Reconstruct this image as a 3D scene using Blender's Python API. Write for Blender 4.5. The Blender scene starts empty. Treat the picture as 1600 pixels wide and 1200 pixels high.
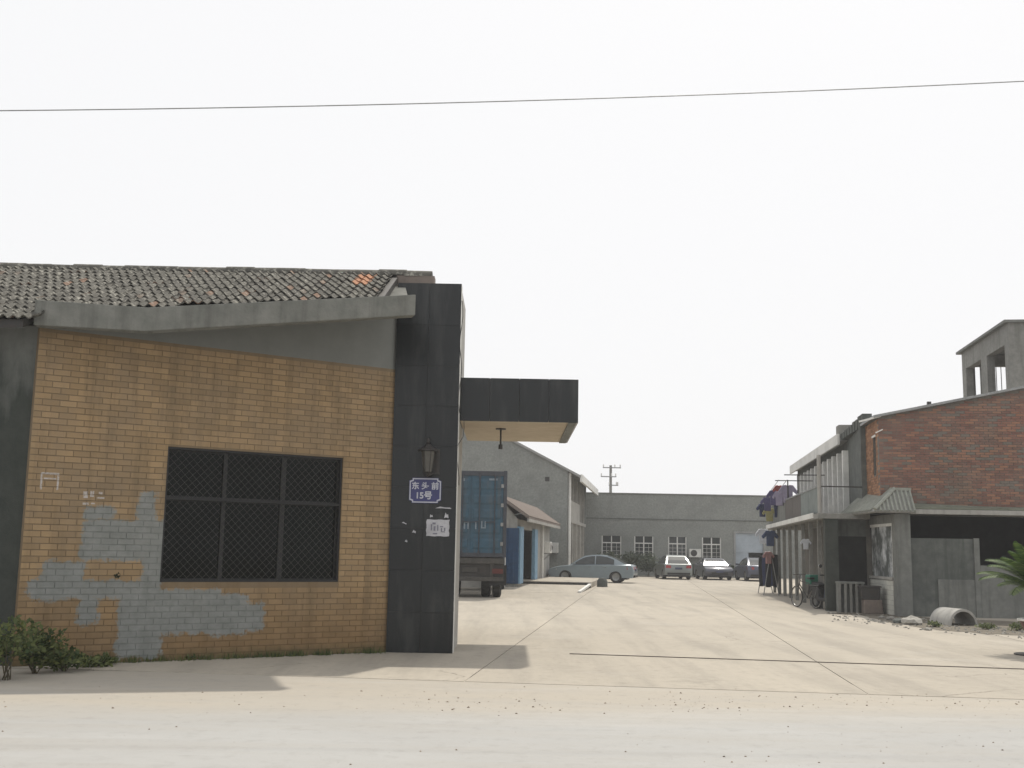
import bpy, bmesh, math, random
from mathutils import Vector, Matrix, Euler
R = math.radians
random.seed(7)
sc = bpy.context.scene
COL = sc.collection

# ------------------------------------------------------------------ camera, sky, sun, exposure
FPX, PITCH, ROLL, EYE = 1748.0, R(8.46), R(1.03), 1.6
cd = bpy.data.cameras.new('camera'); cam = bpy.data.objects.new('camera', cd); COL.objects.link(cam)
cd.sensor_fit = 'HORIZONTAL'; cd.sensor_width = 36.0; cd.lens = FPX / 1600 * 36.0
cd.clip_start = 0.1; cd.clip_end = 2000
CAMR = Matrix.Rotation(math.pi / 2 + PITCH, 3, 'X') @ Matrix.Rotation(ROLL, 3, 'Z')
cam.location = (0, 0, EYE); cam.rotation_euler = CAMR.to_euler(); sc.camera = cam

SUN = Vector((0.21, 0.58, 1.0)).normalized()
w = bpy.data.worlds.new('World'); sc.world = w; w.use_nodes = True
nt = w.node_tree; nt.nodes.clear()
sky = nt.nodes.new('ShaderNodeTexSky'); sky.sky_type = 'NISHITA'; sky.sun_disc = False
sky.sun_elevation = math.asin(SUN.z); sky.sun_rotation = math.atan2(SUN.x, SUN.y)
sky.air_density = 1.0; sky.dust_density = 6.0; sky.ozone_density = 1.0
wmix = nt.nodes.new('ShaderNodeMix'); wmix.data_type = 'RGBA'; wmix.inputs[0].default_value = 0.93
wmix.inputs[7].default_value = (9.85, 9.85, 9.9, 1)          # bright hazy overcast veil
bg = nt.nodes.new('ShaderNodeBackground'); bg.inputs[1].default_value = 0.1
wo = nt.nodes.new('ShaderNodeOutputWorld')
nt.links.new(sky.outputs[0], wmix.inputs[6]); nt.links.new(wmix.outputs[2], bg.inputs[0]); nt.links.new(bg.outputs[0], wo.inputs[0])

sl = bpy.data.lights.new('sun', 'SUN'); sl.energy = 3.1; sl.angle = R(1.2); sl.color = (1.0, 0.94, 0.84)
so = bpy.data.objects.new('sun', sl); COL.objects.link(so); so.location = (30, 60, 90)
so.rotation_euler = SUN.to_track_quat('Z', 'Y').to_euler()
sc.view_settings.view_transform = 'Standard'; sc.view_settings.look = 'None'
sc.view_settings.exposure = 0.0; sc.view_settings.gamma = 1.0; sc.view_settings.use_curve_mapping = False
sc.render.engine = 'CYCLES'; sc.cycles.use_denoising = True
sc.cycles.max_bounces = 6; sc.cycles.diffuse_bounces = 3; sc.cycles.glossy_bounces = 3
sc.cycles.transparent_max_bounces = 12; sc.cycles.volume_bounces = 1

# ------------------------------------------------------------------ helpers
def at(px, py, Y):
    d = CAMR @ Vector(((px - 800) / FPX, -(py - 600) / FPX, -1.0))
    return Vector((0, 0, EYE)) + d * (Y / d.y)
def gnd(px, py, z=0.0):
    d = CAMR @ Vector(((px - 800) / FPX, -(py - 600) / FPX, -1.0))
    return Vector((0, 0, EYE)) + d * ((z - EYE) / d.z)

class MB:
    def __init__(s): s.v = []; s.f = []
    def add(s, vs, fs):
        n = len(s.v); s.v += [tuple(p) for p in vs]; s.f += [tuple(i + n for i in f) for f in fs]; return s
    def quad(s, a, b, c, d): return s.add([a, b, c, d], [(0, 1, 2, 3)])
    def box(s, x0, y0, z0, x1, y1, z1):
        return s.add([(x0,y0,z0),(x1,y0,z0),(x1,y1,z0),(x0,y1,z0),(x0,y0,z1),(x1,y0,z1),(x1,y1,z1),(x0,y1,z1)],
                     [(0,3,2,1),(4,5,6,7),(0,1,5,4),(1,2,6,5),(2,3,7,6),(3,0,4,7)])
    def hexa(s, p): return s.add(p, [(0,3,2,1),(4,5,6,7),(0,1,5,4),(1,2,6,5),(2,3,7,6),(3,0,4,7)])
    def prism(s, bot, top):
        n = len(bot)
        return s.add(list(bot) + list(top), [tuple(range(n - 1, -1, -1)), tuple(range(n, 2 * n))] +
                     [(i, (i + 1) % n, n + (i + 1) % n, n + i) for i in range(n)])
    def ext(s, pts, plane, a, b):
        if plane == 'xz': m = lambda p, t: (p[0], t, p[1])
        elif plane == 'yz': m = lambda p, t: (t, p[0], p[1])
        else: m = lambda p, t: (p[0], p[1], t)
        return s.prism([m(p, a) for p in pts], [m(p, b) for p in pts])
    def bar(s, p, q, w_, h_, up=(0, 0, 1)):
        p = Vector(p); q = Vector(q); d = (q - p).normalized(); u = Vector(up)
        if abs(d.dot(u)) > .95: u = Vector((1, 0, 0))
        x = d.cross(u).normalized(); z = x.cross(d)
        c = [x * (i * w_ / 2) + z * (j * h_ / 2) for i, j in ((-1,-1),(1,-1),(1,1),(-1,1))]
        return s.prism([p + k for k in c], [q + k for k in c])
    def tube(s, p, q, r, n=8, r2=None):
        p = Vector(p); q = Vector(q); d = (q - p).normalized(); r2 = r if r2 is None else r2
        u = Vector((0, 0, 1)) if abs(d.z) < .95 else Vector((1, 0, 0))
        x = d.cross(u).normalized(); y = d.cross(x)
        ring = lambda o, rr: [o + (x * math.cos(2*math.pi*k/n) + y * math.sin(2*math.pi*k/n)) * rr for k in range(n)]
        return s.prism(ring(p, r), ring(q, r2))
    def path(s, pts, r, n=6):
        for a, b in zip(pts[:-1], pts[1:]): s.tube(a, b, r, n)
        return s
    def lathe(s, prof, n=20, axis='z', c=(0, 0, 0)):
        vs = []; fs = []; c = Vector(c)
        for k in range(n):
            a = 2 * math.pi * k / n
            for r, h in prof:
                p = (r*math.cos(a), r*math.sin(a), h) if axis == 'z' else (r*math.cos(a), h, r*math.sin(a)) if axis == 'y' else (h, r*math.cos(a), r*math.sin(a))
                vs.append(c + Vector(p))
        m = len(prof)
        for k in range(n):
            for i in range(m - 1):
                fs.append((k*m+i, ((k+1) % n)*m+i, ((k+1) % n)*m+i+1, k*m+i+1))
        return s.add(vs, fs)
    def mesh(s, name, mat, smooth=None):
        me = bpy.data.meshes.new(name); me.from_pydata(s.v, [], s.f)
        bm = bmesh.new(); bm.from_mesh(me); bmesh.ops.recalc_face_normals(bm, faces=bm.faces); bm.to_mesh(me); bm.free()
        if mat: me.materials.append(mat)
        if smooth is not None:
            me.shade_smooth(); me.set_sharp_from_angle(angle=R(smooth))
        return me
    def build(s, name, mat, parent=None, loc=(0,0,0), rot=(0,0,0), smooth=None, bevel=0, kind=None):
        o = bpy.data.objects.new(name, s.mesh(name, mat, smooth)); COL.objects.link(o)
        o.parent = parent; o.location = loc; o.rotation_euler = rot
        if bevel:
            b = o.modifiers.new('bevel', 'BEVEL'); b.width = bevel; b.segments = 2; b.limit_method = 'ANGLE'; b.angle_limit = R(35)
        if kind: o['kind'] = kind
        return o

def tag(o, label, cat, group=None):
    o['label'] = label; o['category'] = cat
    if group: o['group'] = group
    return o
def thing(name, label, cat, loc=(0,0,0), rz=0.0, group=None):
    o = bpy.data.objects.new(name, None); COL.objects.link(o); o.empty_display_size = .2
    o.location = loc; o.rotation_euler = (0, 0, rz)
    return tag(o, label, cat, group)
def struct(o): o['kind'] = 'structure'; return o
def link(name, me, parent, loc=(0,0,0), rot=(0,0,0)):
    o = bpy.data.objects.new(name, me); COL.objects.link(o); o.parent = parent; o.location = loc; o.rotation_euler = rot
    return o
def text_mesh(body, size, name, mat, depth=0.002, bold=0.0):
    cu = bpy.data.curves.new(name, 'FONT'); cu.body = body; cu.size = size; cu.align_x = 'CENTER'; cu.align_y = 'CENTER'
    cu.extrude = depth; cu.offset = bold; cu.resolution_u = 3
    t = bpy.data.objects.new(name, cu); COL.objects.link(t)
    bpy.context.view_layer.update()
    me = bpy.data.meshes.new_from_object(t.evaluated_get(bpy.context.evaluated_depsgraph_get()))
    bpy.data.objects.remove(t); me.name = name; me.materials.clear(); me.materials.append(mat)
    return me

# ------------------------------------------------------------------ materials
class NT:
    def __init__(s, name):
        s.m = bpy.data.materials.new(name); s.m.use_nodes = True; s.t = s.m.node_tree; s.t.nodes.clear()
        s.out = s.t.nodes.new('ShaderNodeOutputMaterial'); s.b = s.t.nodes.new('ShaderNodeBsdfPrincipled')
        s.t.links.new(s.b.outputs[0], s.out.inputs[0])
    def n(s, t, **k):
        nd = s.t.nodes.new(t)
        for a, b in k.items(): setattr(nd, a, b)
        return nd
    def l(s, a, b): s.t.links.new(a, b)
    def val(s, sock, x):
        if isinstance(x, (int, float)): sock.default_value = x
        elif isinstance(x, (tuple, list)): sock.default_value = (*x, 1) if len(x) == 3 and sock.type == 'RGBA' else x
        else: s.l(x, sock)
    def math(s, op, a, b=0.0, c=None, clamp=False):
        nd = s.n('ShaderNodeMath', operation=op, use_clamp=clamp); s.val(nd.inputs[0], a); s.val(nd.inputs[1], b)
        if c is not None: s.val(nd.inputs[2], c)
        return nd.outputs[0]
    def mix(s, f, a, b, mode='MIX'):
        nd = s.n('ShaderNodeMix', data_type='RGBA', blend_type=mode); s.val(nd.inputs[0], f); s.val(nd.inputs[6], a); s.val(nd.inputs[7], b)
        return nd.outputs[2]
    def pos(s): return s.n('ShaderNodeNewGeometry').outputs['Position']
    def map(s, vec, scale=(1,1,1), loc=(0,0,0)):
        nd = s.n('ShaderNodeMapping'); s.l(vec, nd.inputs[0]); nd.inputs['Scale'].default_value = scale; nd.inputs['Location'].default_value = loc
        return nd.outputs[0]
    def noise(s, vec, scale, detail=4, rough=.6):
        nd = s.n('ShaderNodeTexNoise'); s.l(vec, nd.inputs['Vector']); nd.inputs['Scale'].default_value = scale
        nd.inputs['Detail'].default_value = detail; nd.inputs['Roughness'].default_value = rough
        return nd.outputs['Fac']
    def ramp(s, f, a, b):
        nd = s.n('ShaderNodeMapRange', clamp=True); s.val(nd.inputs[0], f); nd.inputs[1].default_value = a; nd.inputs[2].default_value = b
        return nd.outputs[0]
    def bump(s, h, strength, dist=.02):
        nd = s.n('ShaderNodeBump'); nd.inputs['Strength'].default_value = strength; nd.inputs['Distance'].default_value = dist
        s.l(h, nd.inputs['Height']); s.l(nd.outputs[0], s.b.inputs['Normal']); return nd
    def rand(s):
        a = s.n('ShaderNodeObjectInfo').outputs['Random']; b = s.n('ShaderNodeNewGeometry').outputs['Random Per Island']
        return s.math('FRACT', s.math('ADD', s.math('MULTIPLY', a, 7.31), s.math('MULTIPLY', b, 13.77)))
    def done(s, col=None, rough=.8, metal=0, spec=.4):
        if col is not None: s.val(s.b.inputs['Base Color'], col)
        s.val(s.b.inputs['Roughness'], rough); s.b.inputs['Metallic'].default_value = metal; s.b.inputs['Specular IOR Level'].default_value = spec
        return s.m

def pm(name, c1, c2=None, scale=6.0, rough=.8, bump=.15, bscale=None, metal=0, spec=.3, streak=None, stain=None, vary=0.0):
    """weathered surface: fine mottling, large patches of wear, optional vertical streaks and per piece variation"""
    t = NT(name); p = t.pos()
    c2 = c2 or tuple(x * .72 for x in c1)
    col = t.mix(t.ramp(t.noise(p, scale, 6, .65), .32, .7), c1, c2)
    col = t.mix(t.math('MULTIPLY', t.ramp(t.noise(p, scale * .12, 5, .6), .45, .75), .55), col, stain or tuple(x * .62 for x in c2))
    if streak is not None:
        sv = t.map(p, (4.5, 4.5, .35))
        col = t.mix(t.math('MULTIPLY', t.ramp(t.noise(sv, 1.3, 5, .6), .5, .72), .7), col, streak)
    if vary:
        k = t.math('MULTIPLY_ADD', t.rand(), vary * 2, 1 - vary)
        h = t.n('ShaderNodeHueSaturation'); t.l(k, h.inputs['Value']); t.l(col, h.inputs['Color']); col = h.outputs[0]
    if bump: t.bump(t.noise(p, bscale or scale * 6, 6, .7), bump)
    return t.done(col, rough, metal, spec)

M = {}
M['cement'] = pm('cement_render', (.21,.215,.20), (.15,.155,.145), 5, .9, .25, 60, streak=(.10,.105,.095))
M['cement_dark'] = pm('weathered_cement', (.15,.155,.145), (.09,.10,.092), 4, .92, .3, 50, streak=(.06,.07,.062))
M['concrete'] = pm('raw_concrete', (.27,.265,.245), (.19,.19,.175), 7, .9, .3, 70, streak=(.13,.13,.115))
M['pale_wall'] = pm('pale_plaster', (.42,.41,.38), (.32,.31,.29), 5, .88, .2, 60, streak=(.2,.2,.18))
M['white_trim'] = pm('white_trim', (.74,.73,.70), (.6,.6,.57), 8, .7, .1, 60)
M['grey_brick'] = pm('grey_brickwork_far', (.27,.28,.262), (.185,.195,.185), 9, .9, .5, 9, stain=(.15,.155,.145))
M['mortar'] = pm('mortar', (.13,.105,.075), (.09,.075,.055), 20, .95, .2)
M['steel_dark'] = pm('dark_painted_steel', (.035,.038,.037), (.05,.04,.035), 30, .55, .1, spec=.4)
M['steel_grey'] = pm('galvanised_steel', (.33,.34,.34), (.22,.22,.215), 20, .5, .1, metal=.6)
M['rust'] = pm('rusty_iron', (.16,.09,.055), (.08,.05,.035), 20, .85, .3)
M['rubber'] = pm('tyre_rubber', (.022,.022,.022), (.035,.033,.03), 20, .85, .1)
M['black'] = pm('black_plastic', (.02,.02,.021), (.03,.03,.03), 20, .5, .05)
M['blue_dark'] = pm('dark_blue_paint', (.03,.085,.19), (.025,.065,.14), 6, .5, .1, streak=(.03,.05,.08), spec=.4)
M['blue_light'] = pm('light_blue_paint', (.24,.40,.55), (.17,.3,.42), 6, .55, .1)
M['container'] = pm('container_blue', (.038,.098,.15), (.028,.07,.105), 5, .6, .2, 25, streak=(.085,.085,.085), stain=(.05,.055,.06), spec=.35)
M['container_brown'] = pm('container_rust_frame', (.065,.075,.09), (.05,.05,.058), 8, .7, .2)
M['paint_white'] = pm('faded_white_paint', (.24,.28,.32), (.15,.19,.23), 25, .8, .1)
M['paper'] = pm('paper', (.52,.52,.55), (.42,.42,.45), 30, .9, .05)
M['ink'] = pm('ink', (.16,.16,.2), (.24,.24,.28), 40, .9, 0)
M['sign_blue'] = pm('sign_blue_enamel', (.035,.04,.16), (.03,.035,.12), 20, .35, .03, spec=.5)
M['sign_white'] = pm('sign_white_enamel', (.55,.56,.62), (.45,.46,.52), 30, .4, .02)
M['bark'] = pm('stem', (.12,.10,.06), (.07,.06,.04), 20, .9, .3)
M['stone'] = pm('stone', (.3,.29,.26), (.2,.19,.17), 15, .9, .4, vary=.4)
M['chrome'] = pm('bright_metal', (.6,.6,.6), (.5,.5,.5), 20, .25, 0, metal=1)
M['lamp_glass'] = pm('frosted_lamp_glass', (.13,.125,.11), (.09,.085,.075), 20, .35, .05)
M['skin_red'] = pm('red_lens', (.35,.02,.02), (.25,.015,.015), 20, .3, 0, spec=.5)
M['clear_lens'] = pm('clear_lens', (.6,.6,.58), (.5,.5,.5), 20, .2, 0, spec=.6)
M['plate'] = pm('number_plate', (.05,.06,.12), (.05,.06,.1), 20, .5, 0)
M['dirt'] = pm('dirt', (.20,.175,.14), (.13,.115,.09), 3, .95, .5, 40)
M['tile_red'] = pm('faded_red_tile', (.215,.18,.157), (.17,.145,.127), 9, .9, .3, 40, stain=(.16,.13,.11))
M['shed_roof'] = pm('mossy_slab', (.2,.21,.17), (.14,.15,.115), 6, .95, .3)
M['roof_grey'] = pm('grey_roof', (.33,.33,.32), (.25,.25,.245), 8, .8, .2)

def m_mildew():
    t = NT('mildewed_render'); p = t.pos(); sp = t.n('ShaderNodeSeparateXYZ'); t.l(p, sp.inputs[0])
    col = t.mix(t.noise(p, 5, 6, .65), (.2,.205,.19), (.14,.145,.135))
    e = t.math('ADD', sp.outputs[2], t.math('MULTIPLY', t.noise(t.map(p, (1.6,1.6,.5)), 1.4, 6, .65), 2.6))
    col = t.mix(t.ramp(e, 5.6, 4.7), col, t.mix(t.noise(p, 4, 6, .7), (.022,.028,.025), (.085,.09,.08)))
    t.bump(t.noise(p, 50, 6, .7), .3)
    return t.done(col, .92, 0, .2)
M['mildew'] = m_mildew()
def m_granite():
    t = NT('black_granite'); p = t.pos()
    col = t.mix(t.ramp(t.noise(p, 120, 3, .7), .45, .72), (.011,.013,.0135), (.03,.033,.034))
    col = t.mix(t.math('MULTIPLY', t.ramp(t.noise(t.map(p, (3,3,.5)), 1.2, 5), .5, .75), .5), col, (.075,.077,.074))
    k = t.math('MULTIPLY_ADD', t.rand(), .3, .85)
    h = t.n('ShaderNodeHueSaturation'); t.l(k, h.inputs['Value']); t.l(col, h.inputs['Color'])
    t.bump(t.noise(p, 8, 3), .03)
    return t.done(h.outputs[0], .26, 0, .33)
M['granite'] = m_granite()
M['grime'] = pm('grimy_steel', (.085,.08,.072), (.05,.048,.044), 9, .8, .3)
M['dull_red'] = pm('dusty_red_lens', (.12,.03,.025), (.08,.03,.025), 20, .6, 0)
M['beam'] = pm('pitted_concrete', (.215,.215,.195), (.14,.145,.13), 4.5, .93, .5, 28, streak=(.10,.10,.09), stain=(.09,.09,.08))
M['soffit_dark'] = pm('damp_soffit', (.085,.085,.078), (.06,.06,.055), 5, .95, .2)

def m_paint(name, c, rough=.3):
    t = NT(name); p = t.pos()
    col = t.mix(t.ramp(t.noise(p, 3, 4), .4, .8), c, tuple(x * .8 + .02 for x in c))
    t.b.inputs['Coat Weight'].default_value = .5; t.b.inputs['Coat Roughness'].default_value = .12
    return t.done(col, rough, .25, .5)
def m_glass(name, tint=(.02,.025,.025), refl=1.0):
    t = NT(name); col = t.mix(t.noise(t.pos(), 1.5, 3), tint, tuple(x * 1.6 for x in tint))
    return t.done(col, .07, 0, .5 * refl)
M['glass'] = m_glass('window_glass'); M['car_glass'] = m_glass('car_glass', (.018,.022,.022), 1.1)
def m_clear():
    t = NT('clear_pane'); tr = t.n('ShaderNodeBsdfTransparent'); tr.inputs[0].default_value = (.55,.6,.57, 1)
    gl = t.n('ShaderNodeBsdfGlossy'); gl.inputs['Roughness'].default_value = .06
    fr = t.n('ShaderNodeFresnel'); fr.inputs[0].default_value = 1.25
    mx = t.n('ShaderNodeMixShader'); t.l(fr.outputs[0], mx.inputs[0]); t.l(tr.outputs[0], mx.inputs[1]); t.l(gl.outputs[0], mx.inputs[2])
    t.t.nodes.remove(t.b); t.l(mx.outputs[0], t.out.inputs[0]); return t.m
M['pane'] = m_clear()
def m_leaf(name, a, b):
    t = NT(name); r = t.rand(); col = t.mix(r, a, b)
    t.b.inputs['Transmission Weight'].default_value = 0.0
    d = t.n('ShaderNodeBsdfTranslucent'); t.l(col, d.inputs[0]); mx = t.n('ShaderNodeMixShader'); mx.inputs[0].default_value = .3
    t.l(t.b.outputs[0], mx.inputs[1]); t.l(d.outputs[0], mx.inputs[2]); t.l(mx.outputs[0], t.out.inputs[0])
    return t.done(col, .6, 0, .3)
M['leaf'] = m_leaf('weed_leaf', (.035,.06,.02), (.15,.17,.055)); M['leaf_dark'] = m_leaf('hedge_leaf', (.03,.045,.025), (.06,.08,.04))
M['frond'] = m_leaf('cycad_leaf', (.03,.065,.018), (.11,.165,.04))
def cloth(name, c): return pm(name, c, tuple(x * .75 for x in c), 8, .95, .2, 40)
for k, c in dict(purple=(.10,.09,.18), red=(.32,.09,.08), navy=(.04,.05,.11), white=(.6,.62,.66), pink=(.42,.24,.23), black=(.025,.027,.03), khaki=(.3,.28,.13), lilac=(.3,.27,.36), blue=(.06,.085,.16)).items():
    M['cloth_' + k] = cloth('cloth_' + k, c)

# ------------------------------------------------------------------ ground, road, yard
def m_ground(name, c1, c2, c3, ys=None, yc=None):
    t = NT(name); p = t.pos()
    col = t.mix(t.ramp(t.noise(p, .35, 6, .6), .35, .7), c1, c2)
    if ys:
        sep = t.n('ShaderNodeSeparateXYZ'); t.l(p, sep.inputs[0])
        y = t.math('ADD', sep.outputs[1], t.math('MULTIPLY', t.math('SUBTRACT', t.noise(t.map(p, (.25,1,1)), .8, 6, .6), .5), 2.2))
        y = t.math('SUBTRACT', y, t.math('MULTIPLY', sep.outputs[0], .06))
        col = t.mix(t.ramp(y, ys[0], ys[1]), col, yc)
    col = t.mix(t.math('MULTIPLY', t.ramp(t.noise(t.map(p, (.35,2.2,1)), .9, 7, .7), .45, .7), .6), col, c3)
    col = t.mix(t.math('MULTIPLY', t.ramp(t.noise(t.map(p, (.2,1.6,1), (9,3,0)), .8, 6, .65), .52, .7), .4), col, tuple(x * 1.18 for x in c1))
    col = t.mix(t.math('MULTIPLY', t.ramp(t.noise(p, 5, 6, .7), .52, .75), .3), col, tuple(x * .6 for x in c3))
    col = t.mix(t.math('MULTIPLY', t.ramp(t.noise(p, 45, 3, .7), .6, .8), .35), col, tuple(x * .5 for x in c3))
    t.bump(t.noise(p, 60, 6, .75), .35, .01)
    return t.done(col, .93, 0, .2)
M['road'] = m_ground('road_concrete', (.395,.392,.378), (.36,.355,.342), (.365,.345,.312), (10.6, 12.4), (.405,.37,.315))
def m_yard():
    t = NT('yard_concrete'); p = t.pos()
    mp = t.n('ShaderNodeMapping'); t.l(p, mp.inputs[0]); mp.inputs['Rotation'].default_value = (0, 0, R(6.8)); mp.inputs['Scale'].default_value = (1.6, .12, 1)
    col = t.mix(t.ramp(t.noise(p, .22, 6, .6), .35, .7), (.425,.385,.322), (.37,.336,.283))
    h = t.n('ShaderNodeHueSaturation'); t.l(t.math('MULTIPLY_ADD', t.rand(), .10, .95), h.inputs['Value']); t.l(col, h.inputs['Color']); col = h.outputs[0]
    col = t.mix(t.math('MULTIPLY', t.ramp(t.noise(mp.outputs[0], .9, 6, .65), .46, .68), .6), col, (.285,.262,.225))
    col = t.mix(t.math('MULTIPLY', t.ramp(t.noise(t.map(p, (1,.45,1)), .8, 7, .7), .5, .72), .5), col, (.285,.262,.225))
    col = t.mix(t.math('MULTIPLY', t.ramp(t.noise(t.map(p, (1,1,1), (40,7,0)), .5, 5, .6), .58, .72), .35), col, (.48,.45,.40))
    col = t.mix(t.math('MULTIPLY', t.ramp(t.noise(t.map(p, (1,1,1), (3,17,0)), .45, 8, .72), .6, .7), .45), col, (.2,.185,.16))
    col = t.mix(t.math('MULTIPLY', t.ramp(t.noise(p, 6, 6, .7), .52, .72), .4), col, (.22,.20,.17))
    col = t.mix(t.math('MULTIPLY', t.ramp(t.noise(p, 50, 3, .7), .58, .78), .35), col, (.2,.18,.15))
    nz = t.n('ShaderNodeTexNoise'); t.l(p, nz.inputs['Vector']); nz.inputs['Scale'].default_value = 1.2; nz.inputs['Detail'].default_value = 5
    wv = t.n('ShaderNodeVectorMath', operation='MULTIPLY_ADD'); t.l(nz.outputs['Color'], wv.inputs[0]); wv.inputs[1].default_value = (.9,.9,0); t.l(p, wv.inputs[2])
    vo = t.n('ShaderNodeTexVoronoi', feature='DISTANCE_TO_EDGE'); t.l(wv.outputs[0], vo.inputs['Vector']); vo.inputs['Scale'].default_value = .17
    crack = t.math('MULTIPLY', t.ramp(vo.outputs['Distance'], .0022, .0008), t.ramp(t.noise(p, .25, 3), .5, .58))
    col = t.mix(t.math('MULTIPLY', crack, .6), col, (.12,.11,.09))
    t.bump(t.noise(p, 55, 6, .75), .35, .01)
    return t.done(col, .92, 0, .2)
M['yard'] = m_yard()

struct(MB().box(-300, -50, -.6, 300, 400, -.12).build('ground', M['dirt']))
struct(MB().box(-120, -40, -.11, 120, 14.6, -.005).build('road', M['road']))
YA = R(6.8)
yard = struct(MB().box(-60, .9, -.1, 60, 110, -.012).build('yard', M['dirt'], None, (4.3, 13.9, 0), (0, 0, -YA)))
for i in range(-8, 10):
    x0, x1 = i * 4.81, (i + 1) * 4.81
    cuts = [-.35, 15.2, 31.4, 47.9, 64, 84]
    for y0, y1 in zip(cuts[:-1], cuts[1:]):
        g = .008
        MB().box(x0 + g, y0 + .004, -.09, x1 - g, y1 - .004, 0).build('slab', M['yard'], yard)

M['grime_rail'] = pm('worn_rail', (.13,.11,.09), (.07,.06,.05), 9, .8, .3)
# sliding gate rail across the yard
ra, rb = gnd(890, 1022), gnd(1600, 1046); rb = ra + (rb - ra) * 1.5
tag(MB().bar(ra + Vector((0,0,.004)), rb + Vector((0,0,.004)), .022, .016).build('gate_rail', M['grime_rail']), 'thin rusty sliding gate rail laid across the concrete yard', 'rail')

# gravel and crumbs on the road edge
gv = MB()
def pebble(mb, x, y, z, r):
    ps = []
    for a in range(5): ps.append((x + r*math.cos(a*1.257+r*50)*random.uniform(.7,1.2), y + r*math.sin(a*1.257+r*50)*random.uniform(.7,1.2), z))
    tp = [(x + (q[0]-x)*.5, y + (q[1]-y)*.5, z + r*random.uniform(.5,.9)) for q in ps]
    mb.prism(ps, tp)
for k in range(420):
    px = random.uniform(560, 1640) if k % 3 else random.uniform(0, 1640); py = random.gauss(1098, 9)
    p = gnd(px, py, -.012); pebble(gv, p.x, p.y, -.006, random.choice([.005,.006,.007,.009,.015]) * random.uniform(.6, 1.1))
for k in range(130):
    px = random.uniform(0, 1640); py = random.uniform(1110, 1230)
    if random.random() < .3: px = random.gauss(1440, 120); py = random.gauss(1172, 22)
    p = gnd(px, py, -.012); pebble(gv, p.x, p.y, -.006, random.choice([.003,.004,.005,.007,.012]))
M['pebble'] = pm('pebbles', (.30,.25,.19), (.19,.155,.12), 20, .95, .3, vary=.4)
o = gv.build('gravel', M['pebble'], kind='stuff'); o['label'] = 'loose brown gravel crumbs scattered along the road edge'

# ------------------------------------------------------------------ tan tiled building on the left
AX, AY = -6.38, 14.83
WA = math.atan2(17.8 - AY, -1.97 + 6.38); WL = 5.32
WS0, WS1, WZ0, WZ1 = 1.83, 4.56, 1.075, 2.975           # window opening along the wall
bld = thing('tiled_building', 'low building with tan brick front, patched grey, under a mossy tiled roof', 'building', (AX, AY, 0))
def soff(s): return 4.56 + (s / WL) * 1.12

wall_ref = bpy.data.objects.new('wall', None)            # replaced below by the real wall mesh
bpy.data.objects.remove(wall_ref)
wm = MB()
def wpoly(x0, x1, z0, z1f):
    wm.ext([(x0, z0), (x1, z0), (x1, z1f(x1)), (x0, z1f(x0))], 'xz', .006, .26)
top = lambda s: soff(s) + .08
wpoly(0, WS0, -.1, top); wpoly(WS1, WL + .3, -.1, top)
wpoly(WS0, WS1, -.1, lambda s: WZ0); wpoly(WS0, WS1, WZ1, top)
M['joint'] = pm('brown_joint', (.17,.135,.095), (.13,.105,.075), 12, .95, .2)
wall = wm.build('wall', None, bld, (0, 0, 0), (0, 0, WA))

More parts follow.
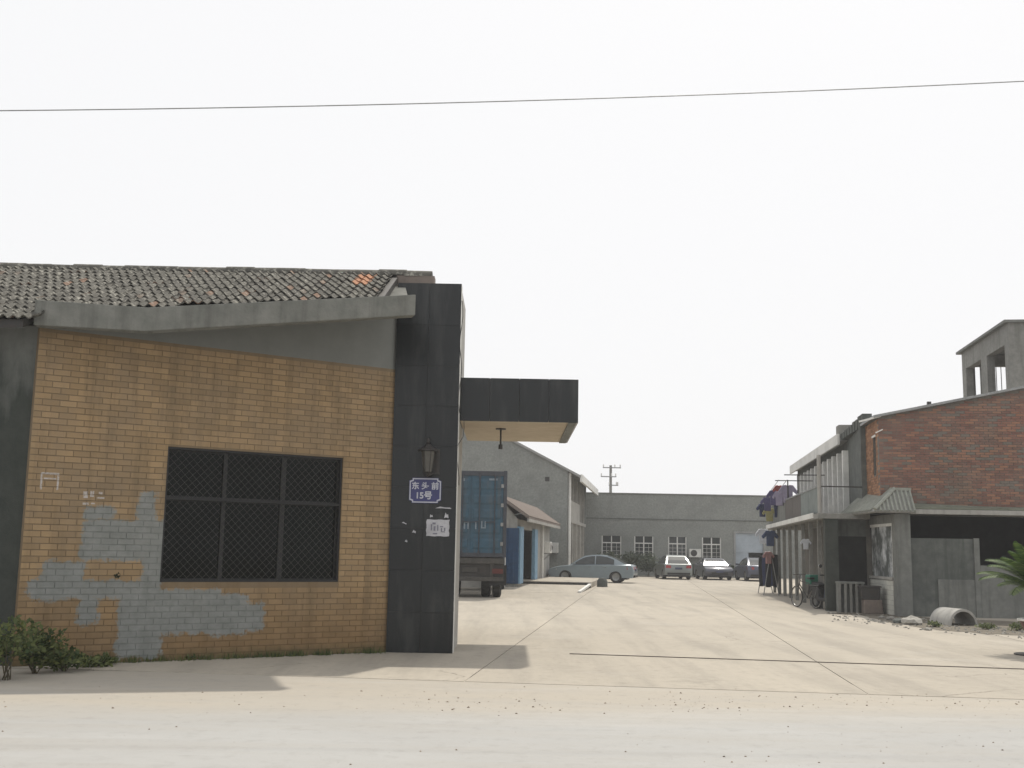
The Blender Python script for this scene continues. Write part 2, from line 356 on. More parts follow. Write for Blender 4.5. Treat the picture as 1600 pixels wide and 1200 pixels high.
def m_brick(joint=False):
    t = NT('tan_facing_brick' if not joint else 'wall_back')
    tc = t.n('ShaderNodeTexCoord', object=wall); v = tc.outputs['Object']
    nz = t.n('ShaderNodeTexNoise'); t.l(v, nz.inputs['Vector']); nz.inputs['Scale'].default_value = 5; nz.inputs['Detail'].default_value = 5
    off = t.n('ShaderNodeVectorMath', operation='MULTIPLY_ADD'); t.l(nz.outputs['Color'], off.inputs[0])
    nz.inputs['Roughness'].default_value = .68; off.inputs[1].default_value = (.3, .3, .22); t.l(v, off.inputs[2])
    nz2 = t.n('ShaderNodeTexNoise'); t.l(v, nz2.inputs['Vector']); nz2.inputs['Scale'].default_value = 30; nz2.inputs['Detail'].default_value = 4
    off2 = t.n('ShaderNodeVectorMath', operation='MULTIPLY_ADD'); t.l(nz2.outputs['Color'], off2.inputs[0]); off2.inputs[1].default_value = (.1,.1,.1); t.l(off.outputs[0], off2.inputs[2])
    sp = t.n('ShaderNodeSeparateXYZ'); t.l(off2.outputs[0], sp.inputs[0])
    S = t.math('SUBTRACT', sp.outputs[0], .20); Z = t.math('SUBTRACT', sp.outputs[2], .16)
    sp2 = t.n('ShaderNodeSeparateXYZ'); t.l(v, sp2.inputs[0]); S0, Z0 = sp2.outputs[0], sp2.outputs[2]
    def rect(s, z, a, b, c, d):
        k = t.math('MULTIPLY', t.math('GREATER_THAN', s, a), t.math('LESS_THAN', s, b))
        return t.math('MULTIPLY', k, t.math('MULTIPLY', t.math('GREATER_THAN', z, c), t.math('LESS_THAN', z, d)))
    mask = None
    for r in [(.73,1.83,1.36,1.93), (.73,1.15,1.9,2.1), (1.45,1.72,1.85,2.33), (1.57,1.9,1.0,1.95), (.27,.82,.84,1.36), (.08,1.85,.84,1.1),
              (1.28,1.9,.04,.9), (.76,1.03,.5,.9), (1.7,2.7,.36,.98), (2.5,3.1,.32,.92), (3.0,3.4,.36,.78)]:
        e = .055
        q = t.math('MULTIPLY', t.math('MULTIPLY', t.ramp(S, r[0]-e, r[0]+e), t.ramp(S, r[1]+e, r[1]-e)), t.math('MULTIPLY', t.ramp(Z, r[2]-e, r[2]+e), t.ramp(Z, r[3]+e, r[3]-e)))
        mask = q if mask is None else t.math('MAXIMUM', mask, q)
    nm = t.math('MULTIPLY', t.math('SUBTRACT', t.noise(t.map(v, (1,1,1.6)), 7, 7, .75), .5), 1.5)
    mask = t.ramp(t.math('ADD', mask, nm), .38, .72)
    rnd = t.rand()
    col = t.mix(rnd, (.37,.255,.135), (.275,.19,.10)) if not joint else t.mix(t.noise(v, 12, 4), (.235,.175,.107), (.17,.127,.08))
    col = t.mix(t.math('MULTIPLY', t.ramp(t.noise(v, 1.1, 6, .68), .4, .68), .65), col, (.205,.16,.11))
    col = t.mix(t.math('MULTIPLY', t.ramp(t.noise(t.map(v, (3,3,.3)), 1.5, 6, .65), .48, .68), .6), col, (.16,.115,.065))
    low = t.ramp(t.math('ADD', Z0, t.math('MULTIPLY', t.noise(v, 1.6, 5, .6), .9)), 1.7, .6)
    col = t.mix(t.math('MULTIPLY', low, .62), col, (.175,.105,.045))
    moss = t.ramp(t.math('ADD', Z0, t.math('MULTIPLY', t.noise(v, 6, 5, .7), .35)), .36, .14)
    col = t.mix(t.math('MULTIPLY', moss, .7), col, (.065,.065,.03))
    grey = t.mix(t.ramp(t.noise(v, 5, 6, .7), .3, .7), (.255,.27,.262), (.165,.18,.172))
    col = t.mix(t.math('MULTIPLY', mask, .93), col, grey)
    chalk = t.math('SUBTRACT', rect(S0, Z0, .16, .395, 2.29, 2.52), rect(S0, Z0, .185, .37, 2.2, 2.495), clamp=True)
    for r in [(.2,.36,2.43,2.45), (.72,.78,2.2,2.29), (.81,.86,2.22,2.3), (.90,1.0,2.2,2.22), (.92,.97,2.26,2.29), (.72,.8,2.11,2.14), (.83,.88,2.12,2.14)]:
        chalk = t.math('MAXIMUM', chalk, rect(S0, Z0, *r))
    col = t.mix(t.math('MULTIPLY', chalk, t.ramp(t.noise(v, 35, 3), .3, .55)), col, (.45,.42,.4))
    spot = rect(S, Z, 1.20, 1.25, 1.13, 1.18)
    col = t.mix(spot, col, (.01,.015,.005))
    if joint:
        c2 = t.mix(t.noise(v, 3, 6, .65), (.215,.22,.205), (.15,.155,.145))
        col = t.mix(t.math('GREATER_THAN', Z0, 4.46), col, c2)
    t.bump(t.noise(v, 70, 5, .7), .25, .006)
    return t.done(col, .75 if not joint else .92, 0, .3)
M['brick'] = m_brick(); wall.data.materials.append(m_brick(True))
BL, BH, BJ = .222, .0834, .008
def brick_mb(x0, x1, z0, z1): 
    j = .003; x0 -= .002; x1 += .002
    return ([(x0, .014, z0), (x1, .014, z0), (x1, .014, z1), (x0, .014, z1), (x0 + j, 0, z0 + j), (x1 - j, 0, z0 + j), (x1 - j, 0, z1 - j), (x0 + j, 0, z1 - j)],
            [(4, 5, 6, 7), (0, 1, 5, 4), (1, 2, 6, 5), (2, 3, 7, 6), (3, 0, 4, 7)])
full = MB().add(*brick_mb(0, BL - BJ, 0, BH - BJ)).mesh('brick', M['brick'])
rest = MB(); cand = []
for k in range(54):
    z0 = k * BH; z1 = z0 + BH - BJ
    if z1 > 4.47: continue
    x = -(.5 * BL if k % 2 else 0)
    while x < WL + .1:
        a, b = max(x, .004), min(x + BL - BJ, WL + .11)
        x += BL
        if b - a < .02 or z1 > soff((a + b) / 2) + .02: continue
        segs = [(a, b)]
        if z1 > WZ0 and z0 < WZ1:
            segs = [s for s in ((a, min(b, WS0)), (max(a, WS1), b)) if s[1] - s[0] > .02]
        for a, b in segs:
            if b - a > BL - BJ - .001: cand.append((a + .4 * abs(z0 - 1.6) * .2, a, z0))
            else: rest.add(*brick_mb(a, b, z0, z1))
cand.sort()
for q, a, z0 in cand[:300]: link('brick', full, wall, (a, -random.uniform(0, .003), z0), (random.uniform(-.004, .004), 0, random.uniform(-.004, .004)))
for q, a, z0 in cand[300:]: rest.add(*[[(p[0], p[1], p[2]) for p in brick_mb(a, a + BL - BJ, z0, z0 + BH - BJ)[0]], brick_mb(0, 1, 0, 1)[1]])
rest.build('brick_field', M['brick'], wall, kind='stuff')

# plain side wall left of the corner, right and back walls
MB().box(-6.8, .1, -.1, -.06, .36, 4.5 ).build('side_wall', M['mildew'], bld)
MB().ext([(3.2,-.1), (9,-.1), (9,3.8), (3.42,5.95), (3.2,5.8)], 'yz', 4.2, 4.43).build('end_wall', M['cement'], bld)
MB().box(-6.9, 9, -.1, 4.43, 9.2, 3.78).build('back_wall', M['cement'], bld)

# concrete eave slab and beam
W0 = Vector((AX, AY, 0))
def lw(x, y, z): return (x - AX, y - AY, z)
fp = [(-6.29,14.40,4.41,4.75), (-4.94,14.80,4.43,4.76), (-1.43,16.0,4.97,5.28)]
bp = [(-1.49,16.19), (-4.98,14.99), (-6.30,14.59)]
bz = [(4.97,5.26), (4.43,4.74), (4.41,4.73)]
MB().prism([lw(x, y, z0) for x, y, z0, z1 in fp] + [lw(x, y, z[0]) for (x, y), z in zip(bp, bz)],
           [lw(x, y, z1) for x, y, z0, z1 in fp] + [lw(x, y, z[1]) for (x, y), z in zip(bp, bz)]).build('eave_beam', M['beam'], bld, bevel=.012)
sq = [(-6.32,14.6,4.44), (-4.98,15.0,4.47), (-1.52,16.2,5.02), (-1.76,17.78,5.68), (-2.25,18.1,5.8), (-6.5,15.1,4.66)]
MB().prism([lw(*p) for p in sq], [lw(x, y, z + .12) for x, y, z in sq]).build('soffit', M['beam'], bld)

# roof
RY, RZ_ = 18.25, 6.153
RS = math.atan2(RZ_ - 4.53, RY - 14.3)
rz = lambda y: 4.53 + (y - 14.3) * math.tan(RS)
out = [(-13.5,14.22), (-6.34,14.22), (-6.34,14.66), (-4.94,15.05), (-1.93,16.1), (-1.93,RY), (-13.5,RY)]
roof = MB().prism([lw(x, y, rz(y) - .16) for x, y in out], [lw(x, y, rz(y) - .05) for x, y in out]).build('roof', M['steel_dark'], bld)
MB().prism([lw(-13.5,RY,RZ_-.2), lw(-1.95,RY,RZ_-.2), lw(-1.95,24,3.8), lw(-13.5,24,3.8)], [lw(-13.5,RY,RZ_-.04), lw(-1.95,RY,RZ_-.04), lw(-1.95,24,3.96), lw(-13.5,24,3.96)]).build('rear_slope', M['roof_grey'], bld)
def m_tile():
    t = NT('old_clay_tile'); p = t.pos(); r = t.rand()
    col = t.mix(r, (.075,.072,.064), (.12,.115,.10))
    col = t.mix(t.ramp(t.math('FRACT', t.math('MULTIPLY', r, 9.7)), .95, .97), col, (.19,.12,.085))
    col = t.mix(t.ramp(t.noise(p, 11, 6, .7), .52, .66), col, (.34,.33,.285))
    col = t.mix(t.ramp(t.noise(p, 3, 5, .7), .55, .75), col, (.07,.068,.058))
    t.bump(t.noise(p, 50, 5, .7), .4, .01)
    return t.done(col, .9, 0, .2)
M['tile'] = m_tile(); M['tile_new'] = pm('orange_tile', (.42,.21,.11), (.34,.16,.09), 12, .85, .2)
TW, TL, TE = .26, .40, .325
def tile_mb():
    m = MB(); n = 15; prof = []
    for i in range(n):
        u = i / (n - 1); prof.append((u * (TW + .015), .026 * math.cos(u * 4 * math.pi) * (1 if math.cos(u * 4 * math.pi) > 0 else .7)))
    for a, b in ((0, 0), (TL, -.032)):
        m.v += [(x, a, z + b + .042) for x, z in prof] + [(x, a, z + b + .026) for x, z in prof]
    for i in range(n - 1):
        m.f += [(i, i+1, 2*n+i+1, 2*n+i), (n+i, 3*n+i, 3*n+i+1, n+i+1), (i, n+i, n+i+1, i+1)]
    m.f += [(0, 2*n, 3*n, n), (n-1, 2*n-1, 4*n-1, 3*n-1)]
    return m
tmesh = tile_mb().mesh('tile', M['tile'], 50); tnew = tile_mb().mesh('tile', M['tile_new'], 50)
def eave_y(x):
    if x < -6.34: return 14.14
    if x < -4.94: return 14.62 + (x + 6.34) / 1.4 * .4
    return 15.0 + (x + 4.94) / 3.0 * 1.06
tl = []
x = -13.2
while x < -2.1:
    ph = 0
    y = 14.14
    while y < 18.12:
        if y + .1 > eave_y(x + .1): tl.append((x, y))
        y += TE * math.cos(RS)
    x += TW
seen = [q for q in tl if q[0] > -.46 * q[1] - .1]
seen.sort(key=lambda q: q[1] * 1.0 - .02 * q[0])
far = MB(); keep = set(seen[:290]); new = {(q[0], q[1]) for q in seen if 17.35 < q[1] < 18.0 and -2.75 < q[0] < -2.3} | {(q[0], q[1]) for q in seen if 17.0 < q[1] < 17.4 and -2.7 < q[0] < -2.45}
base = tile_mb()
for x, y in tl:
    jx, jz, ja = random.uniform(-.006, .006), random.uniform(0, .008), random.uniform(-.012, .012)
    L = lw(x + jx, y, rz(y) - .04 + jz)
    if (x, y) in keep or (x, y) in new: link('tile', tnew if (x, y) in new else tmesh, roof, L, (RS + random.uniform(-.01, .012), 0, ja))
    else:
        mt = Matrix.Translation(L) @ Euler((RS, 0, ja)).to_matrix().to_4x4()
        far.add([mt @ Vector(v) for v in base.v], base.f)
far.build('tile_field', M['tile'], roof, smooth=50, kind='stuff')
cap = MB()
n = 8
for a, rr in ((0, .125), (.46, .11)):
    cap.v += [(a, -rr * math.cos(math.pi*k/n)*1.1, rr * math.sin(math.pi*k/n)) for k in range(n+1)] + [(a, -(rr-.02) * math.cos(math.pi*k/n)*1.1, (rr-.02) * math.sin(math.pi*k/n)) for k in range(n+1)]
for k in range(n):
    cap.f += [(k, k+1, 2*n+2+k+1, 2*n+2+k), (n+1+k, 3*n+3+k, 3*n+3+k+1, n+1+k+1), (k, n+1+k, n+1+k+1, k+1), (2*n+2+k, 2*n+2+k+1, 3*n+3+k+1, 3*n+3+k)]
cmesh = cap.mesh('ridge_tile', M['tile'], 50)
x = -13.3
while x < -1.62:
    link('ridge_tile', cmesh, roof, lw(x, RY + .02, RZ_ - .07 + random.uniform(-.008, .012)), (0, R(-1.6 + random.uniform(-.7, .7)), R(random.uniform(-1, 1))))
    x += .425
MB().box(*lw(-1.95,RY-.1,5.89), *lw(-1.32,RY+.16,RZ_-.06)).build('ridge_mortar', M['tile_red'], roof)
MB().ext([(.1,-.1), (9,-.1), (9,3.8), (3.42,6.0), (.1,4.5)], 'yz', -7.0, -6.8).build('far_side_wall', M['cement'], bld)
M['room'] = pm('interior_shade_paint', (.03,.03,.028), (.02,.02,.019), 4, .95, .1)  # near-black colour stands in for the shade inside dark interiors
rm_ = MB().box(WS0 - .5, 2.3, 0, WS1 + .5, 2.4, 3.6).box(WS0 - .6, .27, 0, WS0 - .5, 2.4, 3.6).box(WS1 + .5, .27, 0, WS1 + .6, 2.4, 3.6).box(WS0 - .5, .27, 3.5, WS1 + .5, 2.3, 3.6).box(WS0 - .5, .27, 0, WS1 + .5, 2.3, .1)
rm_.build('dark_room_box', M['room'], wall)  # box added behind the window to keep it dark
# barred window
win = thing('window', '', '', (0, 0, 0)); del win['label'], win['category']; win.parent = wall; win.location = (WS0, 0, WZ0)
WW, WH = WS1 - WS0, WZ1 - WZ0
TR = WH * .62
fr = MB()
for a, b in ((0, .05), (WW - .05, WW), (.86, .92), (1.76, 1.84)): fr.box(a, .10, 0, b, .16, WH)
for a, b in ((0, .05), (WH - .05, WH), (TR - .035, TR + .035)): fr.box(.0, .095, a, WW, .155, b)
fr.build('window_frame', M['black'], win)
xs = [(.05, .86), (.92, 1.76), (1.84, WW - .05)]
for a, b in xs:
    for c, d in ((.05, TR - .035), (TR + .035, WH - .05)):
        MB().box(a, .125, c, b, .131, d).build('pane', M['pane'], win)
sh = MB(); sh.box(1.9, .22, .04, WW - .02, .24, TR).build('cloth_blind', M['cloth_black'], win)
mesh_bars = MB(); P_ = .112
for sg in (1, -1):
    k = -60
    while k < 90:
        c = k * P_
        pts = []
        for xx in (0, WW):
            z = (xx - c) if sg > 0 else (c - xx)
            if 0 <= z <= WH: pts.append((xx, z))
        for z in (0, WH):
            xx = (z + c) if sg > 0 else (c - z)
            if 0 < xx < WW: pts.append((xx, z))
        if len(pts) >= 2 and (Vector(pts[0]) - Vector(pts[1])).length > .05:
            mesh_bars.bar((pts[0][0], .05 + .006 * sg, pts[0][1]), (pts[1][0], .05 + .006 * sg, pts[1][1]), .0035, .0035, (0, 1, 0))
        k += 1
M['mesh_bar'] = pm('mesh_steel', (.085,.09,.075), (.06,.055,.045), 20, .7, 0)
mesh_bars.build('security_mesh', M['mesh_bar'], win, kind='stuff')
bars = MB()
for a in (.0, WW - .03): bars.box(a, .03, 0, a + .03, .07, WH)
for z in (0, WH - .03, TR - .02): bars.box(0, .028, z, WW, .068, z + .03)
bars.build('mesh_frame', M['black'], win)
MB().box(-.05, .02, -.04, WW + .05, .3, 0).build('sill', M['cement_dark'], win)

# ------------------------------------------------------------------ gate pier with cantilevered canopy
PX0, PX1, PY0, PY1, PH = -1.865, -.848, 17.8, 19.75, 5.885
gate = thing('gate_pier', 'tall black granite gate pier carrying a short flat canopy', 'gate pier', (PX0, PY0, 0))
PW, PD = PX1 - PX0, PY1 - PY0
MB().box(.02, .022, -.1, PW - .012, PD, PH - .01).build('core', M['pale_wall'], gate)
MB().box(.0, .016, .0, PW - .014, .0225, PH - .01).build('joint_filler', M['steel_dark'], gate)
rows = [0, .62, 1.27, 1.92, 2.57, 3.22, 3.87, 4.52, 5.19, PH]
for z0, z1 in zip(rows[:-1], rows[1:]):
    for x0, x1 in ((0, .5), (.5, PW)):
        MB().box(x0 + .0025, 0, z0 + .0025, x1 - .0025, .022, z1 - .0025).build('granite_panel', M['granite'], gate, (0, random.uniform(-.0015, .0), 0), (0, 0, random.uniform(-.002, .002)))
for z0, z1 in zip(rows[:-1], rows[1:]):
    MB().box(-.02, .003, z0 + .002, .018, PD, z1 - .002).build('granite_panel', M['granite'], gate)
MB().box(PW - .012, .024, 0, PW + .002, .3, PH).build('corner_strip', M['white_trim'], gate)
CX0, CX1, CY0, CY1, CZ0, CZ1 = PX1 + .003, 1.095, 18.2, 21.7, 3.685, 4.40
def lg(x, y, z): return (x - PX0, y - PY0, z)
a = lg(CX0, CY0 + .03, CZ0 + .03); b = lg(CX1 - .03, CY1, CZ1 - .01)
MB().box(*a, *b).build('canopy_slab', M['concrete'], gate)
M['soffit'] = pm('flaking_soffit_plaster', (.50,.43,.33), (.42,.35,.26), 6, .9, .2, 40, stain=(.3,.24,.17))
MB().box(*lg(CX0, CY0 + .02, CZ0 + .012), *lg(CX1 - .16, CY1 - .01, CZ0 + .028)).build('soffit', M['soffit'], gate)
n = 4; dx = (CX1 - CX0) / n
for i in range(n):
    MB().box(*lg(CX0 + i*dx + .003, CY0, CZ0), *lg(CX0 + (i+1)*dx - .003, CY0 + .028, CZ1)).build('fascia_panel', M['granite'], gate, bevel=.002)
for i in range(5):
    d = (CY1 - CY0 - .03) / 5
    MB().box(*lg(CX1 - .028, CY0 + .03 + i*d + .003, CZ0 + .002), *lg(CX1, CY0 + .03 + (i+1)*d - .003, CZ1)).build('fascia_panel', M['granite'], gate)
MB().box(*lg(CX1 - .16, CY0 + .03, CZ0 - .006), *lg(CX1 - .03, CY1, CZ0 + .03)).build('edge_board', M['cement'], gate)
tag(MB().tube((0,0,0), (0,0,-.02), .09, 12).tube((0,0,-.02), (0,0,-.30), .018, 6).tube((0,0,-.28), (0,0,-.36), .035, 8).build('ceiling_lamp_stub', M['steel_dark'], None, (-.18, 19.4, CZ0 + .012)), 'small dark lamp holder hanging under the canopy soffit', 'lamp')

# lantern on the pier
lan = thing('wall_lantern', 'dark tapered wall lantern above the blue house number sign', 'lantern', (-1.305, PY0 - .16, 2.72))
MB().lathe([(.0,.62), (.02,.60), (.03,.55), (.012,.53), (.05,.50), (.09,.46), (.16,.43), (.165,.41), (.0,.41)], 6).build('cap', M['steel_dark'], lan)
MB().lathe([(.105,.405), (.06,.08), (.0,.08)], 6).build('shade', M['lamp_glass'], lan)
cg = MB()
for k in range(6):
    c, s = math.cos(k*math.pi/3), math.sin(k*math.pi/3); cg.bar((.108*c,.108*s,.41), (.064*c,.064*s,.07), .012, .012)
cg.lathe([(.0,.0), (.03,.02), (.07,.07), (.0,.09)], 6)
cg.build('cage', M['steel_dark'], lan)
MB().bar((.12,.15,.1), (.13,.15,.43), .03, .02).bar((.13,.15,.40), (.06,0,.44), .025, .02).bar((.12,.15,.1), (.02,.0,.02), .02, .02).box(.07,.14,.05,.18,.155,.46).build('bracket', M['steel_dark'], lan)

# house number sign
sg = thing('house_number_sign', 'blue enamel house number sign with white border and characters', 'sign', (-1.345, PY0 - .006, 2.515))
sw, sh_, ch = .255, .20, .045
def octo(w_, h_, c): return [(-w_+c,-h_), (w_-c,-h_), (w_-c,-h_+c*.6), (w_,-h_+c), (w_,h_-c), (w_-c,h_-c*.6), (w_-c,h_), (-w_+c,h_), (-w_+c,h_-c*.6), (-w_,h_-c), (-w_,-h_+c), (-w_+c,-h_+c*.6)]
MB().ext(octo(sw, sh_, ch), 'xz', -.008, .004).build('plate', M['sign_blue'], sg)
oo, ii = octo(sw-.008, sh_-.008, ch), octo(sw-.024, sh_-.024, ch)
bd = MB()
for k in range(12):
    j = (k+1) % 12; bd.prism([(oo[k][0],-.008,oo[k][1]), (oo[j][0],-.008,oo[j][1]), (ii[j][0],-.008,ii[j][1]), (ii[k][0],-.008,ii[k][1])], [(oo[k][0],-.011,oo[k][1]), (oo[j][0],-.011,oo[j][1]), (ii[j][0],-.011,ii[j][1]), (ii[k][0],-.011,ii[k][1])])
bd.build('border', M['sign_white'], sg)
link('lettering', text_mesh('东 头 前', .122, 'lettering', M['sign_white'], .0015, .003), sg, (0, -.011, .065), (R(90), 0, 0))
link('lettering', text_mesh('15号', .135, 'lettering', M['sign_white'], .0015, .004), sg, (-.02, -.011, -.085), (R(90), 0, 0))
# paper notice and scraps
pp = thing('paper_notice', 'small white paper notice pasted below the house number sign', 'notice', (-1.13, PY0 - .003, 1.93))
g = MB(); nx, nz = 8, 6
for i in range(nx):
    for j in range(nz):
        f = lambda i, j: (-.18 + .36*i/nx + .006*math.sin(j*2.3), -.003 - .004*abs(math.sin(i*1.1+j*.7)), -.13 + .26*j/nz + .004*math.sin(i*1.7))
        g.quad(f(i,j), f(i+1,j), f(i+1,j+1), f(i,j+1))
g.build('sheet', M['paper'], pp)
ik = MB()
for x, z, a, b in [(-.06,.07,.05,.03), (-.1,.01,.02,.10), (-.05,-.01,.03,.07), (-.0,.0,.02,.09), (.06,.02,.05,.015), (.06,-.03,.02,.06), (.11,-.02,.02,.05), (.09,-.06,.05,.012), (-.04,-.09,.07,.02)]:
    ik.box(x - a/2, -.011, z - b/2, x + a/2, -.009, z + b/2)
ik.build('print', M['ink'], pp)
for k, (x, z, w_, h_, lb) in enumerate([(-1.05,2.25,.26,.03,'torn strip of old paper directly under the house number sign'), (-1.0,2.13,.07,.09,'torn scrap of paper above the paper notice, on the right'), (-1.24,2.12,.05,.05,'torn scrap of paper above the paper notice, on the left'), (-1.66,2.0,.08,.025,'thin paper remnant left of the paper notice'), (-1.5,1.87,.06,.05,'paper remnant just left of the paper notice'), (-1.62,1.72,.04,.04,'lowest paper remnant on the black granite pier')]):
    m = MB()
    pts = [(-w_/2,-h_/2), (-w_*.1,-h_*.35), (w_/2,-h_*.5), (w_*.4,h_*.2), (w_*.1,h_*.1), (-w_*.2,h_/2)]
    tag(m.ext(pts, 'xz', -.002, 0).build('paper_scrap', M['paper'], None, (x, PY0 - .004, z), (0, R(random.uniform(-20,20)), 0)), lb, 'paper scrap', 'paper scraps on the pier')
# dangling black cable down the right edge of the pier
cb = [Vector((PX1 + .012 + .02*math.sin(k*.9) + (.06 if 14 < k < 18 else 0), PY0 - .01 + .004*k, 5.6 - k*.13)) for k in range(24)]
tag(MB().path(cb, .006, 5).build('cable', M['black']), 'thin black cable dangling down the right edge of the granite pier', 'cable')

# weeds by the wall corner
def leaves(mb, c, rad, n, size, squash=1.0):
    for _ in range(n):
        while True:
            v = Vector((random.uniform(-1,1), random.uniform(-1,1), random.uniform(-1,1)))
            if .15 < v.length < 1: break
        if v.z < 0: v.z *= .5
        v *= 1 - .25*random.random()**2
        p = Vector(c) + Vector((v.x*rad[0], v.y*rad[1], v.z*rad[2]))
        d = Vector((random.gauss(0,1), random.gauss(0,1), random.gauss(.3,.7))).normalized(); u = d.orthogonal().normalized()
        s = size * random.uniform(.6, 1.4)
        mb.add([p, p + d*s*.5 + u*s*.28, p + d*s, p + d*s*.5 - u*s*.28], [(0,1,2), (0,2,3)])
    return mb
def weed(name, loc, h, r, n, size, label, mat='leaf', cat='weeds', group=None):
    t = thing(name, label, cat, loc, 0, group)
    st = MB()
    for k in range(9):
        a = random.uniform(0, 6.28); q = random.uniform(.2, .8)*r
        st.tube((random.uniform(-.1,.1)*r, random.uniform(-.1,.1)*r, 0), (q*math.cos(a), q*math.sin(a), h*random.uniform(.5,.95)), .008, 5, .003)
    st.build('stem', M['bark'], t)
    lf = MB()
    for k in range(7):
        a = random.uniform(0, 6.28); q = random.uniform(0, .7)*r
        leaves(lf, (q*math.cos(a), q*math.sin(a), h*random.uniform(.3,.6)), (r*.5, r*.5, h*.4), n//7, size)
    lf.build('foliage', M[mat], t)
    return t
for k, (px, py, h, r, lb) in enumerate([(8,1062,.82,.5,'tall weed clump at the left edge below the grey wall'), (55,1052,.62,.45,'leafy weed clump at the corner of the tan brick wall'), (100,1048,.26,.35,'low weed clump right of the wall corner'), (150,1041,.13,.3,'smallest flat weed patch at the foot of the tan wall')]):
    weed('weed_clump', gnd(px, py), h, r, 900 if k < 2 else 420, .07, lb, group='weeds at the wall corner')
gl = MB()
for k in range(70):
    s_ = random.uniform(.3, WL) if k % 4 else random.gauss(3.9, .5); s_ = min(max(s_, .2), WL)
    c = Vector((AX + s_*math.cos(WA), AY + s_*math.sin(WA), 0)) + Vector((math.sin(WA), -math.cos(WA), 0))*random.uniform(.01, .12)
    for q in range(random.randint(4, 16)):
        b0 = c + Vector((random.gauss(0,.05), random.gauss(0,.03), 0)); tip = b0 + Vector((random.gauss(0,.03), random.gauss(-.01,.03), random.uniform(.03,.12))); wd = Vector((.006,.002,0))
        gl.add([b0 - wd, b0 + wd, tip], [(0,1,2)])
o = gl.build('grass', M['leaf'], kind='stuff'); o['label'] = 'thin line of grass blades along the foot of the tan wall'
for k, (px, py, h, r, lb) in enumerate([(640,1017,.09,.22,'small tuft of grass at the foot of the granite pier'), (475,1021,.07,.16,'tiny grass tuft at the wall base under the window'), (300,1030,.06,.2,'tiny grass tuft at the wall base under the grey patch')]):
    weed('grass_tuft', gnd(px, py), h, r, 160, .05, lb, cat='grass')

# overhead wire
wp = []
for k in range(-8, 41):
    t = k / 32; px = t * 1600; py = 173 + (127 - 173)*t + 4*(1 - (2*t-1)**2)*2
    wp.append(at(px, py, 13.0 + 1.0*t))
tag(MB().path(wp, .0075, 5).build('overhead_wire', M['steel_grey']), 'single overhead wire sagging across the white sky', 'wire')

# ------------------------------------------------------------------ container truck in the yard
tk = thing('container_truck', 'lorry with a faded blue shipping container seen from behind, beside the granite pier', 'truck', (-1.32, 38.15, 0), R(0))
MB().box(-1.2, .06, 1.42, 1.2, 6.1, 4.2).build('container_box', M['container'], tk)
fr = MB()
for x in (-1.22, 1.10): fr.box(x, 0, 1.36, x + .12, .12, 4.28)
fr.box(-1.1, 0, 4.1, 1.1, .1, 4.26).box(-1.1, 0, 1.36, 1.1, .1, 1.5)
fr.build('door_frame', M['container_brown'], tk, bevel=.01)
for sx in (-1, 1):
    x0, x1 = (-1.09, -.012) if sx < 0 else (.012, 1.09)
    d = MB(); d.box(x0, .035, 1.5, x1, .06, 4.1)
    for k in range(5):
        z = 1.62 + k * .5; d.prism([(x0+.06, .035, z), (x1-.06, .035, z), (x1-.06, .035, z+.36), (x0+.06, .035, z+.36)], [(x0+.1, .008, z+.07), (x1-.1, .008, z+.07), (x1-.1, .008, z+.29), (x0+.1, .008, z+.29)])
    door = d.build('door', M['container'], tk)
    for xx in (x0 + .28, x1 - .28):
        rd = MB().tube((xx, -.012, 1.42), (xx, -.012, 4.18), .02, 8)
        for z in (1.5, 2.2, 3.2, 4.05): rd.box(xx - .04, -.03, z, xx + .04, .03, z + .06)
        rd.bar((xx, -.02, 2.55), (xx + .3*(-sx), -.03, 2.52), .03, .03)
        rd.build('lock_rod', M['container_brown'], door)
    for k in range(4): MB().box(*( (x0 - .02, -.01, 1.75 + k*.65, x0 + .07, .02, 1.87 + k*.65) if sx < 0 else (x1 - .07, -.01, 1.75 + k*.65, x1 + .02, .02, 1.87 + k*.65))).build('hinge', M['steel_grey'], door)
mk = MB()
for x, z, a, b in [(-.2,2.42,.05,.26), (-.08,2.42,.05,.26), (-.14,2.52,.10,.04), (.18,2.42,.045,.26), (.38,2.44,.045,.24), (.5,2.44,.045,.24), (.44,2.34,.1,.04), (.75,3.98,.3,.07), (-.25,3.96,.06,.1)]: mk.box(x-a/2, .003, z-b/2, x+a/2, .0065, z+b/2)
mk.build('painted_marks', M['paint_white'], tk)
cs = MB(); cs.box(-1.15, .1, 1.12, 1.15, 6, 1.34).box(-.55, .1, .75, -.35, 9, 1.12).box(.35, .1, .75, .55, 9, 1.12)
cs.box(-1.16, .14, .70, 1.16, .3, 1.12)
cs.build('chassis', M['steel_dark'], tk)
MB().box(-1.18, .02, 1.14, 1.18, .1, 1.33).build('rear_sill', M['grime'], tk, bevel=.01)
MB().box(-1.15, .0, .56, 1.15, .1, .70).box(-.8, .05, .6, -.7, .12, 1.15).box(.7, .05, .6, .8, .12, 1.15).build('underrun_bumper', M['grime'], tk, bevel=.01)
for x in (-.95, .95):
    MB().box(x - .18, -.01, .82, x + .18, .06, .98).build('tail_light', M['dull_red'], tk)
    MB().box(x - .3, .3, .42, x + .3, .32, 1.1).build('mud_flap', M['black'], tk)
MB().box(-.25, .08, .86, .25, .11, 1.02).build('number_plate', M['grime'], tk)
tyre = MB().lathe([(.28,-.13), (.44,-.15), (.50,-.115), (.505,0), (.50,.115), (.44,.15), (.28,.13), (.28,-.13)], 24, 'x').mesh('tyre', M['rubber'], 40)
rim = MB().lathe([(.0,.04), (.1,.05), (.2,.02), (.28,.09), (.285,.0)], 16, 'x').mesh('rim', M['steel_grey'], 40)
